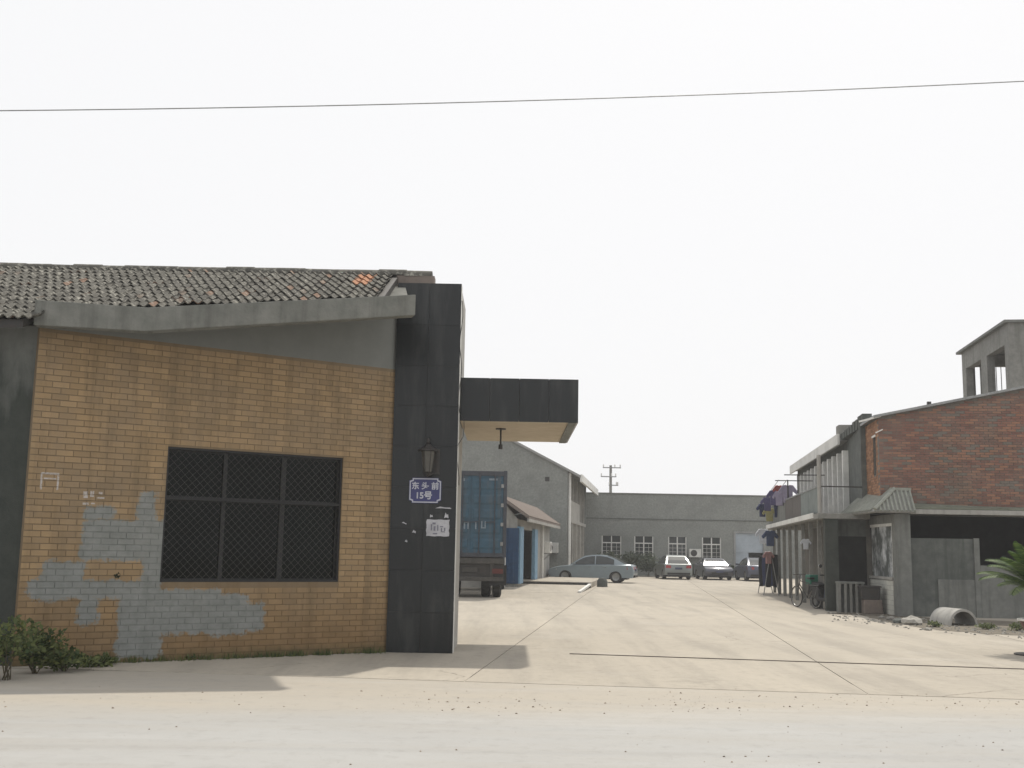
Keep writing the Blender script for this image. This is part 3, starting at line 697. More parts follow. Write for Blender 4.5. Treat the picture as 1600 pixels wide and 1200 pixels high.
for y in (1.15, 2.45):
    for x in (-.92, -.54, .54, .92):
        wv = link('wheel', tyre, tk, (x, y, .505)); link('rim', rim, wv, (0,0,0), (0, 0, 0 if x > 0 else math.pi))
for x in (-1.0, 1.0): wv = link('wheel', tyre, tk, (x, 8.2, .505)); link('rim', rim, wv)
MB().ext([(6.6,.7), (9.0,.7), (9.05,1.7), (8.7,2.9), (6.7,2.95), (6.6,1.5)], 'yz', -1.15, 1.15).build('cab', M['container'], tk, bevel=.06)

# ------------------------------------------------------------------ low red-roofed workshop on the left of the yard
VA = R(7.8)
lowb = thing('workshop', 'low pale workshop with a red tiled roof behind the lorry', 'workshop', (2.71, 62.0, 0), -VA)
L0 = -13.8; D0, D1 = -13.5, -7.0            # doorway along the wall
wl = MB(); wl.box(-.75, L0, 0, -.5, D0, 2.95).box(-.75, D1, 0, -.5, 0, 2.95).box(-.75, D0, 2.55, -.5, D1, 2.95)
wl.box(-6, L0, 0, -5.75, 0, 2.95).box(-5.75, -.25, 0, -.75, 0, 2.95).box(-5.75, L0, 0, -.75, L0 + .25, 2.95)
for yy in (-.22, L0 + .02): wl.ext([(-6, 2.95), (-.5, 2.95), (-1.2, 3.75)], 'xz', yy, yy + .2)
wl.build('wall', M['pale_wall'], lowb)
RX, RZt = -1.25, 3.92
MB().prism([(.05,L0-.5,2.93), (.05,.3,2.93), (RX,.3,RZt-.1), (RX,L0-.5,RZt-.1)], [(.05,L0-.5,3.03), (.05,.3,3.03), (RX,.3,RZt), (RX,L0-.5,RZt)]).build('roof', M['tile_red'], lowb)
MB().prism([(-6.5,L0-.5,2.85), (-6.5,.3,2.85), (RX,.3,RZt-.1), (RX,L0-.5,RZt-.1)], [(-6.5,L0-.5,2.95), (-6.5,.3,2.95), (RX,.3,RZt), (RX,L0-.5,RZt)]).build('rear_roof', M['tile_red'], lowb)
rb_ = MB()
for k in range(36): y = L0 - .4 + k * .41; rb_.tube((.07, y, 3.04), (RX, y, RZt + .02), .05, 5)
rb_.build('tile_rows', M['tile_red'], lowb, kind='stuff')
MB().box(-.02, L0 - .5, 2.82, .07, .3, 2.95).build('eave_board', M['pale_wall'], lowb)
d = MB(); d.box(-1.3, L0 - .08, .2, -.42, L0 - .02, 2.55)
for k in range(5): d.box(-1.26 + k*.19, L0 - .10, .25, -1.2 + k*.19, L0 - .08, 2.5)
d.build('end_door', M['blue_dark'], lowb)
MB().tube((-1.0, L0 - .2, 0), (-1.0, L0 - .2, 2.9), .05, 8).build('downpipe', M['white_trim'], lowb)
for a, b in ((D0 - .3, D0 + .9), (D1 - 1.2, D1)): MB().box(-.52, a, .2, -.36, b, 2.62).build('door_jamb', M['blue_light'], lowb)
MB().box(-1.6, -11.4, .25, -.9, -10.4, 1.9).build('cabinet', M['cloth_khaki'], lowb)
for y in (-4.6,): MB().tube((-.38, y, .2), (-.38, y, 2.9), .06, 8).build('downpipe', M['white_trim'], lowb)
def aircon(parent, loc, rz, name='aircon_unit'):
    o = MB().box(-.42, -.15, 0, .42, .15, .58).build(name, M['white_trim'], parent, loc, (0, 0, rz), bevel=.015)
    MB().lathe([(.0,-.155), (.22,-.16), (.23,-.15)], 16, 'y', (-.1, 0, .29)).build('fan_grille', M['steel_dark'], o)
    for x in (-.3, .3): MB().box(x - .02, -.14, -.05, x + .02, .25, 0).bar((x, .22, -.35), (x, -.1, -.03), .03, .03).build('wall_bracket', M['steel_grey'], o)
    return o
aircon(lowb, (-.2, -3.6, 1.5), R(90))
# loading platform and ramp in front of it
pf = struct(MB().box(0, 0, 0, 4.3, 9, .25).build('loading_platform', M['yard'], None, (-.55, 51.6, 0), (0, 0, -VA), bevel=.02))
rmp = struct(MB().prism([(0,-7,-.01), (4.2,-7,-.01), (4.2,-.05,-.01), (0,-.05,-.01)], [(0,-7,.004), (4.2,-7,.004), (4.2,-.05,.12), (0,-.05,.12)]).build('ramp', M['yard'], None, (-.55, 51.6, 0), (0, 0, -VA)))
MB().box(-.1, -.045, .0, 4.3, -.004, .21).build('ramp_joint', M['steel_dark'], pf)
tag(MB().bar((4.26, -6.6, .03), (4.26, -.1, .15), .12, .08).build('ramp_kerb', M['white_trim'], None, (-.55, 51.6, 0), (0, 0, -VA)), 'pale kerb strip along the right edge of the ramp', 'kerb')
tag(MB().lathe([(.0,.42), (.16,.4), (.24,.28), (.25,0), (.0,0)], 10).build('kerb_stone', M['cement_dark'], None, gnd(941, 917), smooth=40), 'dark stone standing at the top corner of the ramp', 'stone')

# ------------------------------------------------------------------ two-storey grey house on the left of the yard
gh = thing('grey_house', 'two-storey grey brick house with gable end and balcony, left of the yard', 'house', (3.28, 64.0, 0), -VA)
GW, GD, GE, GRZ = 13.0, 15.5, 6.15, 6.15 + 6.5*.52
MB().ext([(-GW,0), (0,0), (0,GE), (-GW/2,GRZ), (-GW,GE)], 'xz', 0, .3).build('gable_wall', M['grey_brick'], gh)
MB().ext([(-GW,0), (0,0), (0,GE), (-GW/2,GRZ), (-GW,GE)], 'xz', GD-.3, GD).box(-GW, .3, 0, -GW + .3, GD - .3, GE).build('rear_walls', M['grey_brick'], gh)
iw = MB().box(-1.6, .3, 0, -1.35, GD - .3, GE).build('corridor_wall', M['grey_brick'], gh)
MB().box(-1.35, .3, 3.3, .02, GD - .3, 3.5).build('balcony_slab', M['pale_wall'], gh)
MB().box(-.1, .32, 3.5, .0, 9.6, 4.6).build('parapet', M['pale_wall'], gh)
for y in (.2, 3.4, 6.6, 9.8, 13):
    for z0, z1 in ((0, 3.3), (4.6 if y < 9 else 3.5, GE)): MB().box(-.22, y + .1, z0, .03, y + .4, z1).build('column', M['pale_wall'], gh)
MB().tube((.1, .22, 0), (.1, .22, GE - .1), .09, 8).build('downpipe', M['white_trim'], gh)
for y in (2, 5, 8, 11):
    for z in (.9, 4.3):
        wv = MB().box(-1.36, y, z, -1.33, y + 1.4, z + 1.5).build('window', M['glass'], gh)
        f = MB()
        for a in (0, .67, 1.34): f.box(-1.34, y + a, z, -1.29, y + a + .06, z + 1.5)
        for a in (0, 1.0, 1.44): f.box(-1.345, y, z + a, -1.295, y + 1.4, z + a + .06)
        f.build('window_frame', M['white_trim'], wv)
sl_ = .52
for sx, nm in ((1, 'roof'), (-1, 'rear_roof')):
    xe = .75 if sx > 0 else -GW - .75; ze = GE - .75*sl_
    MB().prism([(xe,-.15,ze), (xe,GD+.1,ze), (-GW/2,GD+.1,GRZ), (-GW/2,-.15,GRZ)], [(xe,-.15,ze+.14), (xe,GD+.1,ze+.14), (-GW/2,GD+.1,GRZ+.14), (-GW/2,-.15,GRZ+.14)]).build(nm, M['roof_grey'], gh)
MB().box(.72, -.15, GE - .62, .85, GD + .1, GE - .2).build('gutter', M['white_trim'], gh)
MB().box(-1.3, -.02, 5.55, -1.05, .05, 5.8).build('gable_vent', M['steel_dark'], gh)
aircon(gh, (-.9, -.2, 1.5), 0)

# ------------------------------------------------------------------ long grey building closing the yard
bk = thing('back_building', 'long plain grey building with white windows closing the far end of the yard', 'building', (4.6, 80.0, 0), R(0))
BW, BH2 = 34.0, 5.72
wins = [(1.75, 1.7, 2.45), (4.05, 1.15, 2.55), (6.45, .9, 2.55), (8.9, .9, 2.55)]       # x, sill, head
def px_x(px): return at(px, 860, 80.0).x - 4.6
wx = [(px_x(940), px_x(971)), (px_x(991), px_x(1021)), (px_x(1044), px_x(1073)), (px_x(1097), px_x(1127))]
gx = (px_x(1148), px_x(1194))
wz = (0.9, 2.75)
xs_ = [0]
for a, b in wx + [gx]: xs_ += [a, b]
xs_.append(BW)
m = MB()
for k in range(0, len(xs_), 2): m.box(xs_[k], 0, -.1, xs_[k+1], .3, 3.3)
for a, b in wx: m.box(a, 0, -.1, b, .3, wz[0]); m.box(a, 0, wz[1], b, .3, 3.3)
m.box(gx[0], 0, 3.15, gx[1], .3, 3.3)
m.box(0, .02, 3.3, BW, .3, BH2).box(0, .3, 0, .3, 10, BH2).box(BW-.3, .3, 0, BW, 10, BH2).box(0, 10, 0, BW, 10.3, BH2).box(.3, .3, BH2 - .4, BW - .3, 10, BH2 - .2)
m.build('wall', M['grey_brick'], bk)
MB().box(-.05, -.03, 3.95, BW, .015, 4.0).build('string_course', M['cement_dark'], bk)
MB().box(-.05, -.05, BH2, BW + .05, .4, BH2 + .08).build('coping', M['cement'], bk)
for i, (a, b) in enumerate(wx):
    wv = MB().box(a, .12, wz[0], b, .14, wz[1]).build('window', M['glass'], bk)
    f = MB(); mid = (a + b)/2; tz = wz[1] - .52
    for x in (a, mid - .04, b - .08): f.box(x, .04, wz[0], x + .08, .11, wz[1])
    for z in (wz[0], tz): f.box(a, .035, z, b, .105, z + .08)
    f.build('window_frame', M['white_trim'], wv)
    g = MB()
    for k in range(1, 5):
        z = wz[0] + (tz - wz[0]) * k / 5; g.box(a + .08, .05, z, b - .08, .065, z + .02)
    for k in (.25, .75): x = a + (b - a)*k; g.box(x, .05, wz[0], x + .02, .065, tz)
    g.build('window_bars', M['white_trim'], wv)
    if i in (1, 0): MB().box(a + .1, .16, wz[0], a + (b-a)*.48, .18, tz).build('curtain', M['blue_light' if i == 1 else 'white_trim'], wv)
    MB().box(a - .08, -.06, wz[0] - .1, b + .08, .1, wz[0]).build('sill', M['pale_wall'], wv)
aircon(bk, (px_x(1085) , -.25, 1.35), 0)
gd = MB()
for k in range(14): gd.box(gx[0] + .06, .1, 1.75 + k*.1, gx[1] - .06, .13 if k % 2 else .12, 1.845 + k*.1)
M['shutter'] = pm('pale_blue_shutter', (.42,.47,.52), (.35,.4,.45), 5, .6, .05, metal=.2)
gd.build('roller_shutter', M['shutter'], bk)
gf = MB().box(gx[0] - .08, -.04, -.05, gx[0] + .06, .2, 3.2).box(gx[1] - .06, -.04, -.05, gx[1] + .08, .2, 3.2).box(gx[0] + .06, -.03, 3.1, gx[1] - .06, .19, 3.22)
gf.build('shutter_frame', M['steel_grey'], bk)
MB().box(gx[0] + .06, .14, -.05, gx[0] + 1.0, .17, 1.75).build('side_door', M['shutter'], bk)

# utility pole behind
up = thing('utility_pole', 'grey utility pole with three crossarms beyond the far building', 'utility pole', (at(954, 780, 112).x, 112, 0))
PHt = at(954, 727, 112).z
MB().tube((0,0,0), (0,0,PHt), .19, 10, .13).build('pole', M['concrete'], up)
for z, a, b in ((PHt - .25, -.8, 1.0), (PHt - 1.15, -1.0, .55), (PHt - 2.0, -.2, .75)):
    MB().box(a, -.2, z - .05, b, -.1, z + .05).build('crossarm', M['steel_grey'], up)
    for x in (a + .06, (a+b)/2 + .3, b - .06): MB().lathe([(.0,.3), (.04,.28), (.07,.2), (.05,.15), (.07,.1), (.03,.0), (.0,0)], 8, 'z', (x, -.15, z + .05)).build('insulator', M['white_trim'], up)

# shrubs under the far windows
for px, w_, h, lb in [(952, 1.3, 2.1, 'dark shrub behind the silver sedan'), (984, 1.3, 1.9, 'dark shrub right behind the silver sedan tail'), (1012, 1.3, 1.7, 'dark shrub under the second window from the left'), (1085, .5, .9, 'small shrub under the wall air conditioner'), (1140, .5, .9, 'small shrub left of the roller shutter')]:
    weed('shrub', (at(px, 880, 77.5).x, 77.5, 0), h, w_, 1700, .17, lb, 'leaf_dark', 'shrub', 'shrubs along the far building')

# ------------------------------------------------------------------ cars
tyre_c = MB().lathe([(.20,-.09), (.29,-.105), (.315,-.07), (.318,0), (.315,.07), (.29,.105), (.20,.09), (.20,-.09)], 24, 'y').mesh('tyre', M['rubber'], 40)
rm = MB().lathe([(.0,-.07), (.05,-.075), (.06,-.05), (.17,-.065), (.205,-.085), (.21,.0)], 20, 'y')
rim_c = rm.mesh('rim', M['steel_grey'], 40)
def arc(cx, r, z0, rev=False):
    return [(cx + r*math.cos(a), z0 + r*math.sin(a)) for a in [math.pi*(1 - k/8) for k in range(9)]]
def lerp(a, b, t): return Vector(a)*(1-t) + Vector(b)*t
def car(name, label, cat, loc, rz, paint, hatch=False, h=1.45, group=None):
    t = thing(name, label, cat, loc, rz, group)
    W = .86
    tr = [(-1.62,.97), (-2.12,.98), (-2.26,.90), (-2.3,.72), (-2.33,.5), (-2.25,.27)] if not hatch else [(-1.9,.97), (-2.02,.94), (-2.06,.72), (-2.1,.5), (-2.02,.27)]
    rx = -1.36 if not hatch else -1.22
    prof = [(2.12,.25), (2.28,.42), (2.29,.58), (2.2,.70), (1.75,.83), (1.02,.93), (.2,.955), (-1.0,.975)] + tr + \
        arc(rx, .35, .27) + [(rx+.36,.22), (.98,.22)] + arc(1.36, .35, .27)
    body = MB()
    n = len(prof)
    def layer(y, k, dz): return [(x - (x*.012*k), y, z - dz*max(0, z-.55)) for x, z in prof]
    ls = [layer(-W, 1.6, .14), layer(-W*.93, .3, .03), layer(W*.93, .3, .03), layer(W, 1.6, .14)]
    body.v = [p for l in ls for p in l]
    for q in range(3):
        for i in range(n): j = (i+1) % n; body.f.append((q*n+i, q*n+j, (q+1)*n+j, (q+1)*n+i))
    body.f += [tuple(range(n-1, -1, -1)), tuple(range(3*n, 4*n))]
    bo = body.build('body', paint, t, smooth=42)
    # cabin: arched side profile with tumblehome
    k_ = (h - .93) / .53
    ac = [(1.12,.90), (.72,1.17), (.32,1.385), (-.05,1.445), (-.42,1.46), (-.82,1.42), (-1.2,1.30), (-1.55,1.13), (-1.86,.965)] if not hatch else \
         [(1.1,.90), (.7,1.17), (.3,1.385), (-.05,1.445), (-.45,1.46), (-.9,1.44), (-1.22,1.39), (-1.62,1.15), (-1.96,.94)]
    ac = [(x, .93 + (z - .93) * k_) for x, z in ac]
    hw = lambda z: .80 - .24 * max(0, (z - .93)) / (h - .93)
    nn = len(ac); cb = MB()
    for s in (-1, 1): cb.v += [(x, s*hw(z), z) for x, z in ac] + [(x, s*.80, .88) for x, z in ac]
    for i in range(nn - 1):
        cb.f += [(i, i+1, nn+i+1, nn+i), (2*nn+i, 3*nn+i, 3*nn+i+1, 2*nn+i+1), (i, 2*nn+i, 2*nn+i+1, i+1)]
    cb.build('roof', paint, t, smooth=38)
    def panel(pts, nrm, name):
        nrm = Vector(nrm).normalized()*.012
        MB().prism([Vector(p) - nrm for p in pts], [Vector(p) + nrm for p in pts]).build(name, M['car_glass'], t, smooth=30)
    def arcp(i0, i1, f):
        pts = [(x, f*hw(z), z) for x, z in ac[i0:i1+1]]
        return pts + [(x, -y, z) for x, y, z in reversed(pts)]
    g = MB()
    def strip(i0, i1, name, inset):
        g = MB()
        for i in range(i0, i1):
            (xa, za), (xb, zb_) = ac[i], ac[i+1]
            ta, tb = (.12 if i == i0 else 0), (.88 if i == i1-1 else 1)
            P0, P1 = (xa+(xb-xa)*ta, za+(zb_-za)*ta), (xa+(xb-xa)*tb, za+(zb_-za)*tb)
            nx, nz = (zb_-za), -(xb-xa); l = math.hypot(nx, nz); nx, nz = -nx/l*-.014, nz/l*.014
            q = [(P0[0], -hw(P0[1])*inset), (P0[0], hw(P0[1])*inset), (P1[0], hw(P1[1])*inset), (P1[0], -hw(P1[1])*inset)]
            zz = [P0[1], P0[1], P1[1], P1[1]]
            g.hexa([(p[0]-nx, p[1], z-nz) for p, z in zip(q, zz)] + [(p[0]+nx, p[1], z+nz) for p, z in zip(q, zz)])
        g.build(name, M['car_glass'], t)
    strip(0, 2, 'windshield', .90)
    strip(nn-4 if not hatch else nn-3, nn-1, 'rear_window', .86)
    def az(x):
        for (xa, za), (xb, zb_) in zip(ac[:-1], ac[1:]):
            if xb <= x <= xa: return za + (zb_-za)*(xa-x)/(xa-xb)
    for s in (-1, 1):
        for x0, x1 in ((.80, -.22), (-.28, -1.25)):
            xs2 = [x0 + (x1-x0)*k/5 for k in range(6)]
            up_ = [(x, s*(hw(az(x)-.07)+.004), az(x)-.07) for x in xs2]; lo = [(x, s*.808, .955) for x in xs2]
            panel(up_ + lo[::-1], (0, s, .35), 'side_window')
    for s in (-1, 1):
        MB().ext([(.95,.93), (.8,.95), (.78,1.05), (.92,1.04)], 'xz', s*.80, s*.98).build('mirror', paint, t, bevel=.015)
        fx, rx_ = 2.16, tr[2][0]
        MB().hexa([(fx-.28,s*.55,.62), (fx+.06,s*.5,.60), (fx-.02,s*.82,.60), (fx-.34,s*.865,.62), (fx-.28,s*.55,.74), (fx-.02,s*.5,.73), (fx-.08,s*.80,.73), (fx-.34,s*.86,.75)]).build('headlight', M['clear_lens'], t)
        MB().hexa([(rx_-.06,s*.48,.70), (rx_+.06,s*.48,.70), (rx_+.32,s*.872,.70), (rx_-.0,s*.80,.70), (rx_-.03,s*.48,.86), (rx_+.06,s*.48,.86), (rx_+.32,s*.865,.88), (rx_+.03,s*.78,.88)]).build('tail_light', M['skin_red'], t)
        for x in (rx, 1.36):
            wv = link('wheel', tyre_c, t, (x, s*.76, .318), (0, 0, 0 if s < 0 else math.pi)); link('rim', rim_c, wv)
        for x in (.05, -.75): MB().box(x - .1, s*.85, .80, x + .06, s*.885, .825).build('door_handle', M['chrome'], t)
    MB().box(-1.9, -.6, .18, 1.95, .6, .4).build('underbody', M['black'], t)
    MB().box(2.26, -.5, .36, 2.31, .5, .5).build('grille', M['black'], t)
    MB().box(2.27, -.22, .46, 2.32, .22, .58).build('number_plate', M['plate'], t)
    rxe = min(p[0] for p in tr)
    MB().box(rxe - .01, -.22, .62, rxe + .06, .22, .74).build('number_plate', M['plate'], t)
    MB().box(rxe - .02, -.7, .30, rxe + .1, .7, .42).build('bumper_trim', M['black'], t)
    return t
car('sedan', 'silver grey sedan parked sideways in front of the grey house', 'car', gnd(926, 909.5), R(180 - 13), m_paint('car_silver_green', (.235,.285,.315)), h=1.46)
car('hatchback', 'silver hatchback parked tail out at the far wall, nearest the shrubs', 'car', (at(1051, 880, 72).x, 72, 0), R(92), m_paint('car_silver', (.2,.225,.225)), True, 1.5)
car('saloon_car', 'dark grey saloon at the far wall, between two other cars, nose towards the gate', 'car', (at(1114, 880, 72.5).x, 72.5, 0), R(-90), m_paint('car_dark', (.06,.065,.085)), h=1.36)
car('saloon_car', 'dark blue saloon parked before the roller shutter, tail towards the gate', 'car', (at(1178, 880, 71).x, 71, 0), R(90), m_paint('car_navy', (.06,.07,.11)), h=1.42)

# ------------------------------------------------------------------ two-storey corridor house on the right
RA = R(7.7)
ch_ = thing('corridor_house', 'two-storey grey house with a balcony corridor and posts, right of the yard', 'house', (9.36, 33.44, 0), -RA)
CL = 16.5
MB().box(1.3, .7, 0, 1.5, CL, 2.7).build('ground_floor_wall', M['corr_wall'] if 'corr_wall' in M else pm('brown_grey_wall', (.17,.16,.14), (.12,.115,.1), 4, .92, .2, streak=(.08,.08,.07)), ch_)
MB().box(0, 0, -.05, .38, .38, 2.7).build('corner_pier', M['mildew'], ch_)
for k in range(8): MB().box(0, 1.6 + k*2.05, 0, .12, 1.72 + k*2.05, 2.7).build('post', M['concrete'], ch_)
MB().box(-.2, -.05, 2.7, 1.3, CL, 2.86).build('balcony_slab', M['concrete'], ch_, bevel=.01)
MB().box(-.23, .9, 2.74, -.2, CL, 2.9).build('slab_edging', M['white_trim'], ch_)
MB().box(.3, .7, 2.2, 1.5, .9, 2.7).build('end_lintel', M['cement_dark'], ch_)
MB().box(.42, .72, 0, 1.3, .85, 2.2).build('end_infill', M['room'], ch_)  # shade of the open recess painted as a near-black panel
pg = pm('green_grey_panel', (.2,.225,.215), (.15,.17,.165), 4, .8, .1); pb = pm('brown_panel', (.13,.12,.11), (.1,.09,.085), 4, .85, .1)
for y0, y1, mt in ((.5, 2.6, pg), (2.64, 4.7, pg), (4.74, 7.2, pb), (7.24, 9.6, pb), (9.64, 12, M['cement']), (12.04, 14.4, M['cement']), (14.44, CL, M['cement'])):
    MB().box(-.12, y0, 2.9, -.06, y1, 3.66).build('parapet_panel', mt, ch_)
MB().box(-.14, .4, 3.66, -.04, CL, 3.71).build('handrail', M['steel_grey'], ch_)
MB().tube((-.09, .35, 2.86), (-.09, .35, 4.62), .06, 10).build('balcony_post', M['pale_wall'], ch_)
MB().tube((-.09, .4, 3.68), (1.2, .6, 3.68), .02, 6).build('end_rail', M['steel_dark'], ch_)
uw = MB().box(1.2, .6, 2.86, 1.45, 3.0, 5.6).box(1.24, 3.0, 2.86, 1.45, CL, 3.0).box(1.24, 3.0, 4.95, 1.45, CL, 5.4).box(1.2, CL, 2.86, 4, CL + .2, 5.4).box(1.45, .6, 2.86, 5, .8, 5.3)
uw.build('upper_wall', M['cement_dark'], ch_)
for k in range(12):
    y = 3.0 + k*1.12
    wv = MB().box(1.3, y + .1, 3.0, 1.33, y + 1.1, 4.95).build('window', M['glass'], ch_)
    f = MB().box(1.02, y - .08, 2.9, 1.3, y + .1, 5.0).box(1.22, y + .1, 4.3, 1.29, y + 1.06, 4.38).box(1.2, y + .1, 3.0, 1.29, y + 1.06, 3.55 if k % 3 else 3.2)
    f.build('window_frame', M['white_trim'], wv)
MB().prism([(.95,3.0,5.3), (4.2,3.0,5.6), (4.2,CL+.4,5.6), (.95,CL+.4,5.3)], [(.95,3.0,5.42), (4.2,3.0,5.72), (4.2,CL+.4,5.72), (.95,CL+.4,5.42)]).build('roof', M['roof_grey'], ch_)
MB().box(.88, 3.0, 5.2, .95, CL + .4, 5.55).build('fascia', M['white_trim'], ch_)
MB().box(.98, 3.3, 5.42, 1.5, 3.9, 5.88).build('vent_stack', M['concrete'], ch_)
tp = MB()
for k in range(9): tp.box(.98 + .03*k, .3 + .32*(8-k), 5.35 + .02*k, 1.5, .68 + .32*(8-k), 5.5 + .045*k + random.uniform(0,.05))
tp.build('broken_eave', M['cement_dark'], ch_)

# ------------------------------------------------------------------ red brick house with lean-to roof
bh = thing('brick_house', 'red brick upper storey under a sloping sheet roof, right edge', 'house', (10.5, 31.8, 0), -RA)
BX, BSL, BZ = 7.0, .205, 5.58
topz = lambda x: BZ + BSL*x
m = MB().ext([(0,2.95), (BX,2.95), (BX,topz(BX)), (0,topz(0))], 'xz', .012, .24)
SW = (.5, .95, 3.95, 5.05)
m.box(.012, .24, 2.95, .24, SW[0], topz(0)).box(.012, SW[1], 2.95, .24, 5, topz(0)).box(.012, SW[0], 2.95, .24, SW[1], SW[2]).box(.012, SW[0], SW[3], .24, SW[1], topz(0))
m.box(.24, 4.8, 2.95, BX, 5, topz(0)).box(.24, .24, 2.95, BX, 4.8, 3.1).box(BX-.24, .24, 3.1, BX, 4.8, topz(BX) - .1)
wl_ = m.build('wall', pm('grey_mortar', (.2,.185,.165), (.14,.13,.115), 20, .95, .2), bh)
def m_red():
    t = NT('red_brick'); p = t.pos(); r = t.rand()
    col = t.mix(r, (.24,.125,.095), (.165,.092,.074))
    col = t.mix(t.ramp(t.math('FRACT', t.math('MULTIPLY', r, 11.3)), .62, .72), col, (.29,.155,.105))
    col = t.mix(t.ramp(t.math('FRACT', t.math('MULTIPLY', r, 23.9)), .84, .88), col, (.17,.15,.13))
    col = t.mix(t.math('MULTIPLY', t.ramp(t.noise(p, 1.3, 5, .65), .45, .7), .6), col, (.215,.175,.145))
    col = t.mix(t.math('MULTIPLY', t.ramp(t.noise(p, .6, 4, .6), .5, .75), .4), col, (.10,.10,.075))
    t.bump(t.noise(p, 70, 4), .3, .006); return t.done(col, .9, 0, .2)
M['red_brick'] = m_red()
fb = MB(); lb_ = MB()
k = 0; z = 2.97
while z < 7.0:
    off = .125 if k % 2 else 0
    x = -off
    while x < BX - .02:
        a, b = max(0, x), min(BX, x + .24)
        if b - a > .03 and z + .063 < topz(a) - .02:
            j = random.uniform(-.004, .004); fb.box(a + .004, j, z, b - .003, .014, z + .06)
        x += .25
    y = .015 - .25 + off
    while y < 4.0:
        a, b = max(.016, y), min(4.0, y + .24)
        segs = [(a, b)]
        if z + .063 > SW[2] and z < SW[3]: segs = [q for q in ((a, min(b, SW[0])), (max(a, SW[1]), b))]
        for a, b in segs:
            if b - a > .03 and z + .063 < topz(0) - .02: lb_.box(random.uniform(-.004, .004), a, z, .014, b, z + .062)
        y += .25
    z += .073; k += 1
fb.build('brick_courses', M['red_brick'], wl_, kind='stuff'); lb_.build('brick_courses', pm('lit_side_brick', (.33,.18,.10), (.25,.13,.075), 20, .9, .2, vary=.3), wl_, kind='stuff')  # side face brighter and more orange: light on it put into the colour
wv = MB().box(.1, SW[0], SW[2], .12, SW[1], SW[3]).build('window', M['glass'], bh)
MB().box(-.02, SW[0] - .03, SW[3], .1, SW[1] + .05, SW[3] + .06).build('lintel', M['white_trim'], wv)
rfm = MB()
def rq(x0, x1, z0, z1): return rfm.prism([(x0,-.18,topz(x0)+z0), (x1,-.18,topz(x1)+z0), (x1,5.2,topz(x1)+z0), (x0,5.2,topz(x0)+z0)], [(x0,-.18,topz(x0)+z1), (x1,-.18,topz(x1)+z1), (x1,5.2,topz(x1)+z1), (x0,5.2,topz(x0)+z1)])
rq(-.15, BX + .2, -.02, .05)
rfm.build('roof_sheet', M['steel_grey'], bh)
MB().bar((-.55, -.1, topz(-.3) - .1), (.05, -.1, topz(.1) - .02), .05, .05).bar((-.1,-.08,5.1), (.1,-.08,5.2), .03, .03).build('loose_batten', M['white_trim'], bh)
MB().box(1.35, -.12, topz(1.35) + .05, 1.45, 0, topz(1.4) + .13).build('roof_bolt', M['steel_dark'], bh)

# ------------------------------------------------------------------ open shed with notice board below it
SA = R(3.0)
sd = thing('open_shed', 'grey open-fronted shed with a ribbed corner canopy under the brick wall', 'shed', (10.7, 31.27, 0), -SA)
MB().box(0, 0, -.05, .42, .32, 2.8).build('corner_column', M['cement'], sd)
pw = MB()
MB().box(0, .32, -.05, .2, 4.0, .98).build('low_side_wall', M['pale_wall'], sd)
for k in range(11):
    for j in range(7):
        a = .34 + k*.335 - (.16 if j % 2 else 0); b = a + .325
        a = max(a, .33); b = min(b, 3.99)
        if b - a > .05: MB().box(-.012, a, .01 + j*.135, .004, b, .135 + j*.135).build('block', M['block_w'] if 'block_w' in M else M.setdefault('block_w', pm('whitewashed_block', (.62,.62,.56), (.5,.5,.45), 9, .9, .3, vary=.12)), sd)
MB().box(-.05, .3, .98, .24, 4.02, 1.05).build('sill', M['pale_wall'], sd)
fr = MB()
for a, b in ((.34, .42), (3.78, 3.86)): fr.box(.02, a, 1.05, .1, b, 2.55)
fr.box(.02, .42, 2.47, .1, 3.78, 2.55)
fr.build('board_frame', M['white_trim'], sd)
def m_board():
    t = NT('mottled_board'); p = t.pos()
    n1 = t.noise(t.map(p, (6,2.2,.9)), 1.6, 6, .7); n2 = t.noise(t.map(p, (3,1.5,1.4)), 1.1, 5, .65)
    col = t.mix(t.ramp(n1, .4, .55), (.075,.085,.085), (.6,.62,.63)); col = t.mix(t.ramp(n2, .42, .54), (.10,.11,.105), col)
    return t.done(col, .45, 0, .3)
M['board'] = m_board()
MB().box(.06, .42, 1.05, .08, 3.78, 2.47).build('notice_board', M['board'], sd)
MB().box(.0, .32, 2.55, .2, 4.0, 2.8).build('side_lintel', M['cement'], sd)
MB().box(.42, -.05, 2.80, 6.5, .16, 2.93).build('front_beam', M['pale_wall'], sd, bevel=.01)
MB().prism([(-.02,-.02,2.94), (6.5,-.02,2.94), (6.5,.75,3.02), (-.02,.55,3.02)], [(-.02,-.02,2.99), (6.5,-.02,2.99), (6.5,.75,3.15), (-.02,.55,3.15)]).build('roof_slab', M['shed_roof'], sd)
MB().box(.42, .12, -.05, 2.28, .2, 2.14).build('front_panel', M['cement_dark'], sd)
MB().box(1.15, .09, .0, 2.28, .12, 1.02).build('panel_patch', M['cement'], sd)
MB().box(2.15, .06, -.05, 2.3, .12, 2.16).build('panel_post', M['cement'], sd)
MB().box(2.3, .05, -.05, 6.5, .25, 1.42).build('low_front_wall', M['cement'], sd)
MB().box(.2, 3.9, 0, 6.5, 4.05, 2.9).box(6.4, .25, 0, 6.5, 3.9, 2.9).build('rear_wall', M['room'], sd)  # shed's inner darkness put into the wall colour
rc = MB()
rc.prism([(.0,-.0,3.40), (.0,3.6,3.40), (-.62,3.6,2.82), (-.62,-.42,2.80)], [(.0,-.0,3.46), (.0,3.6,3.46), (-.66,3.6,2.86), (-.66,-.44,2.84)])
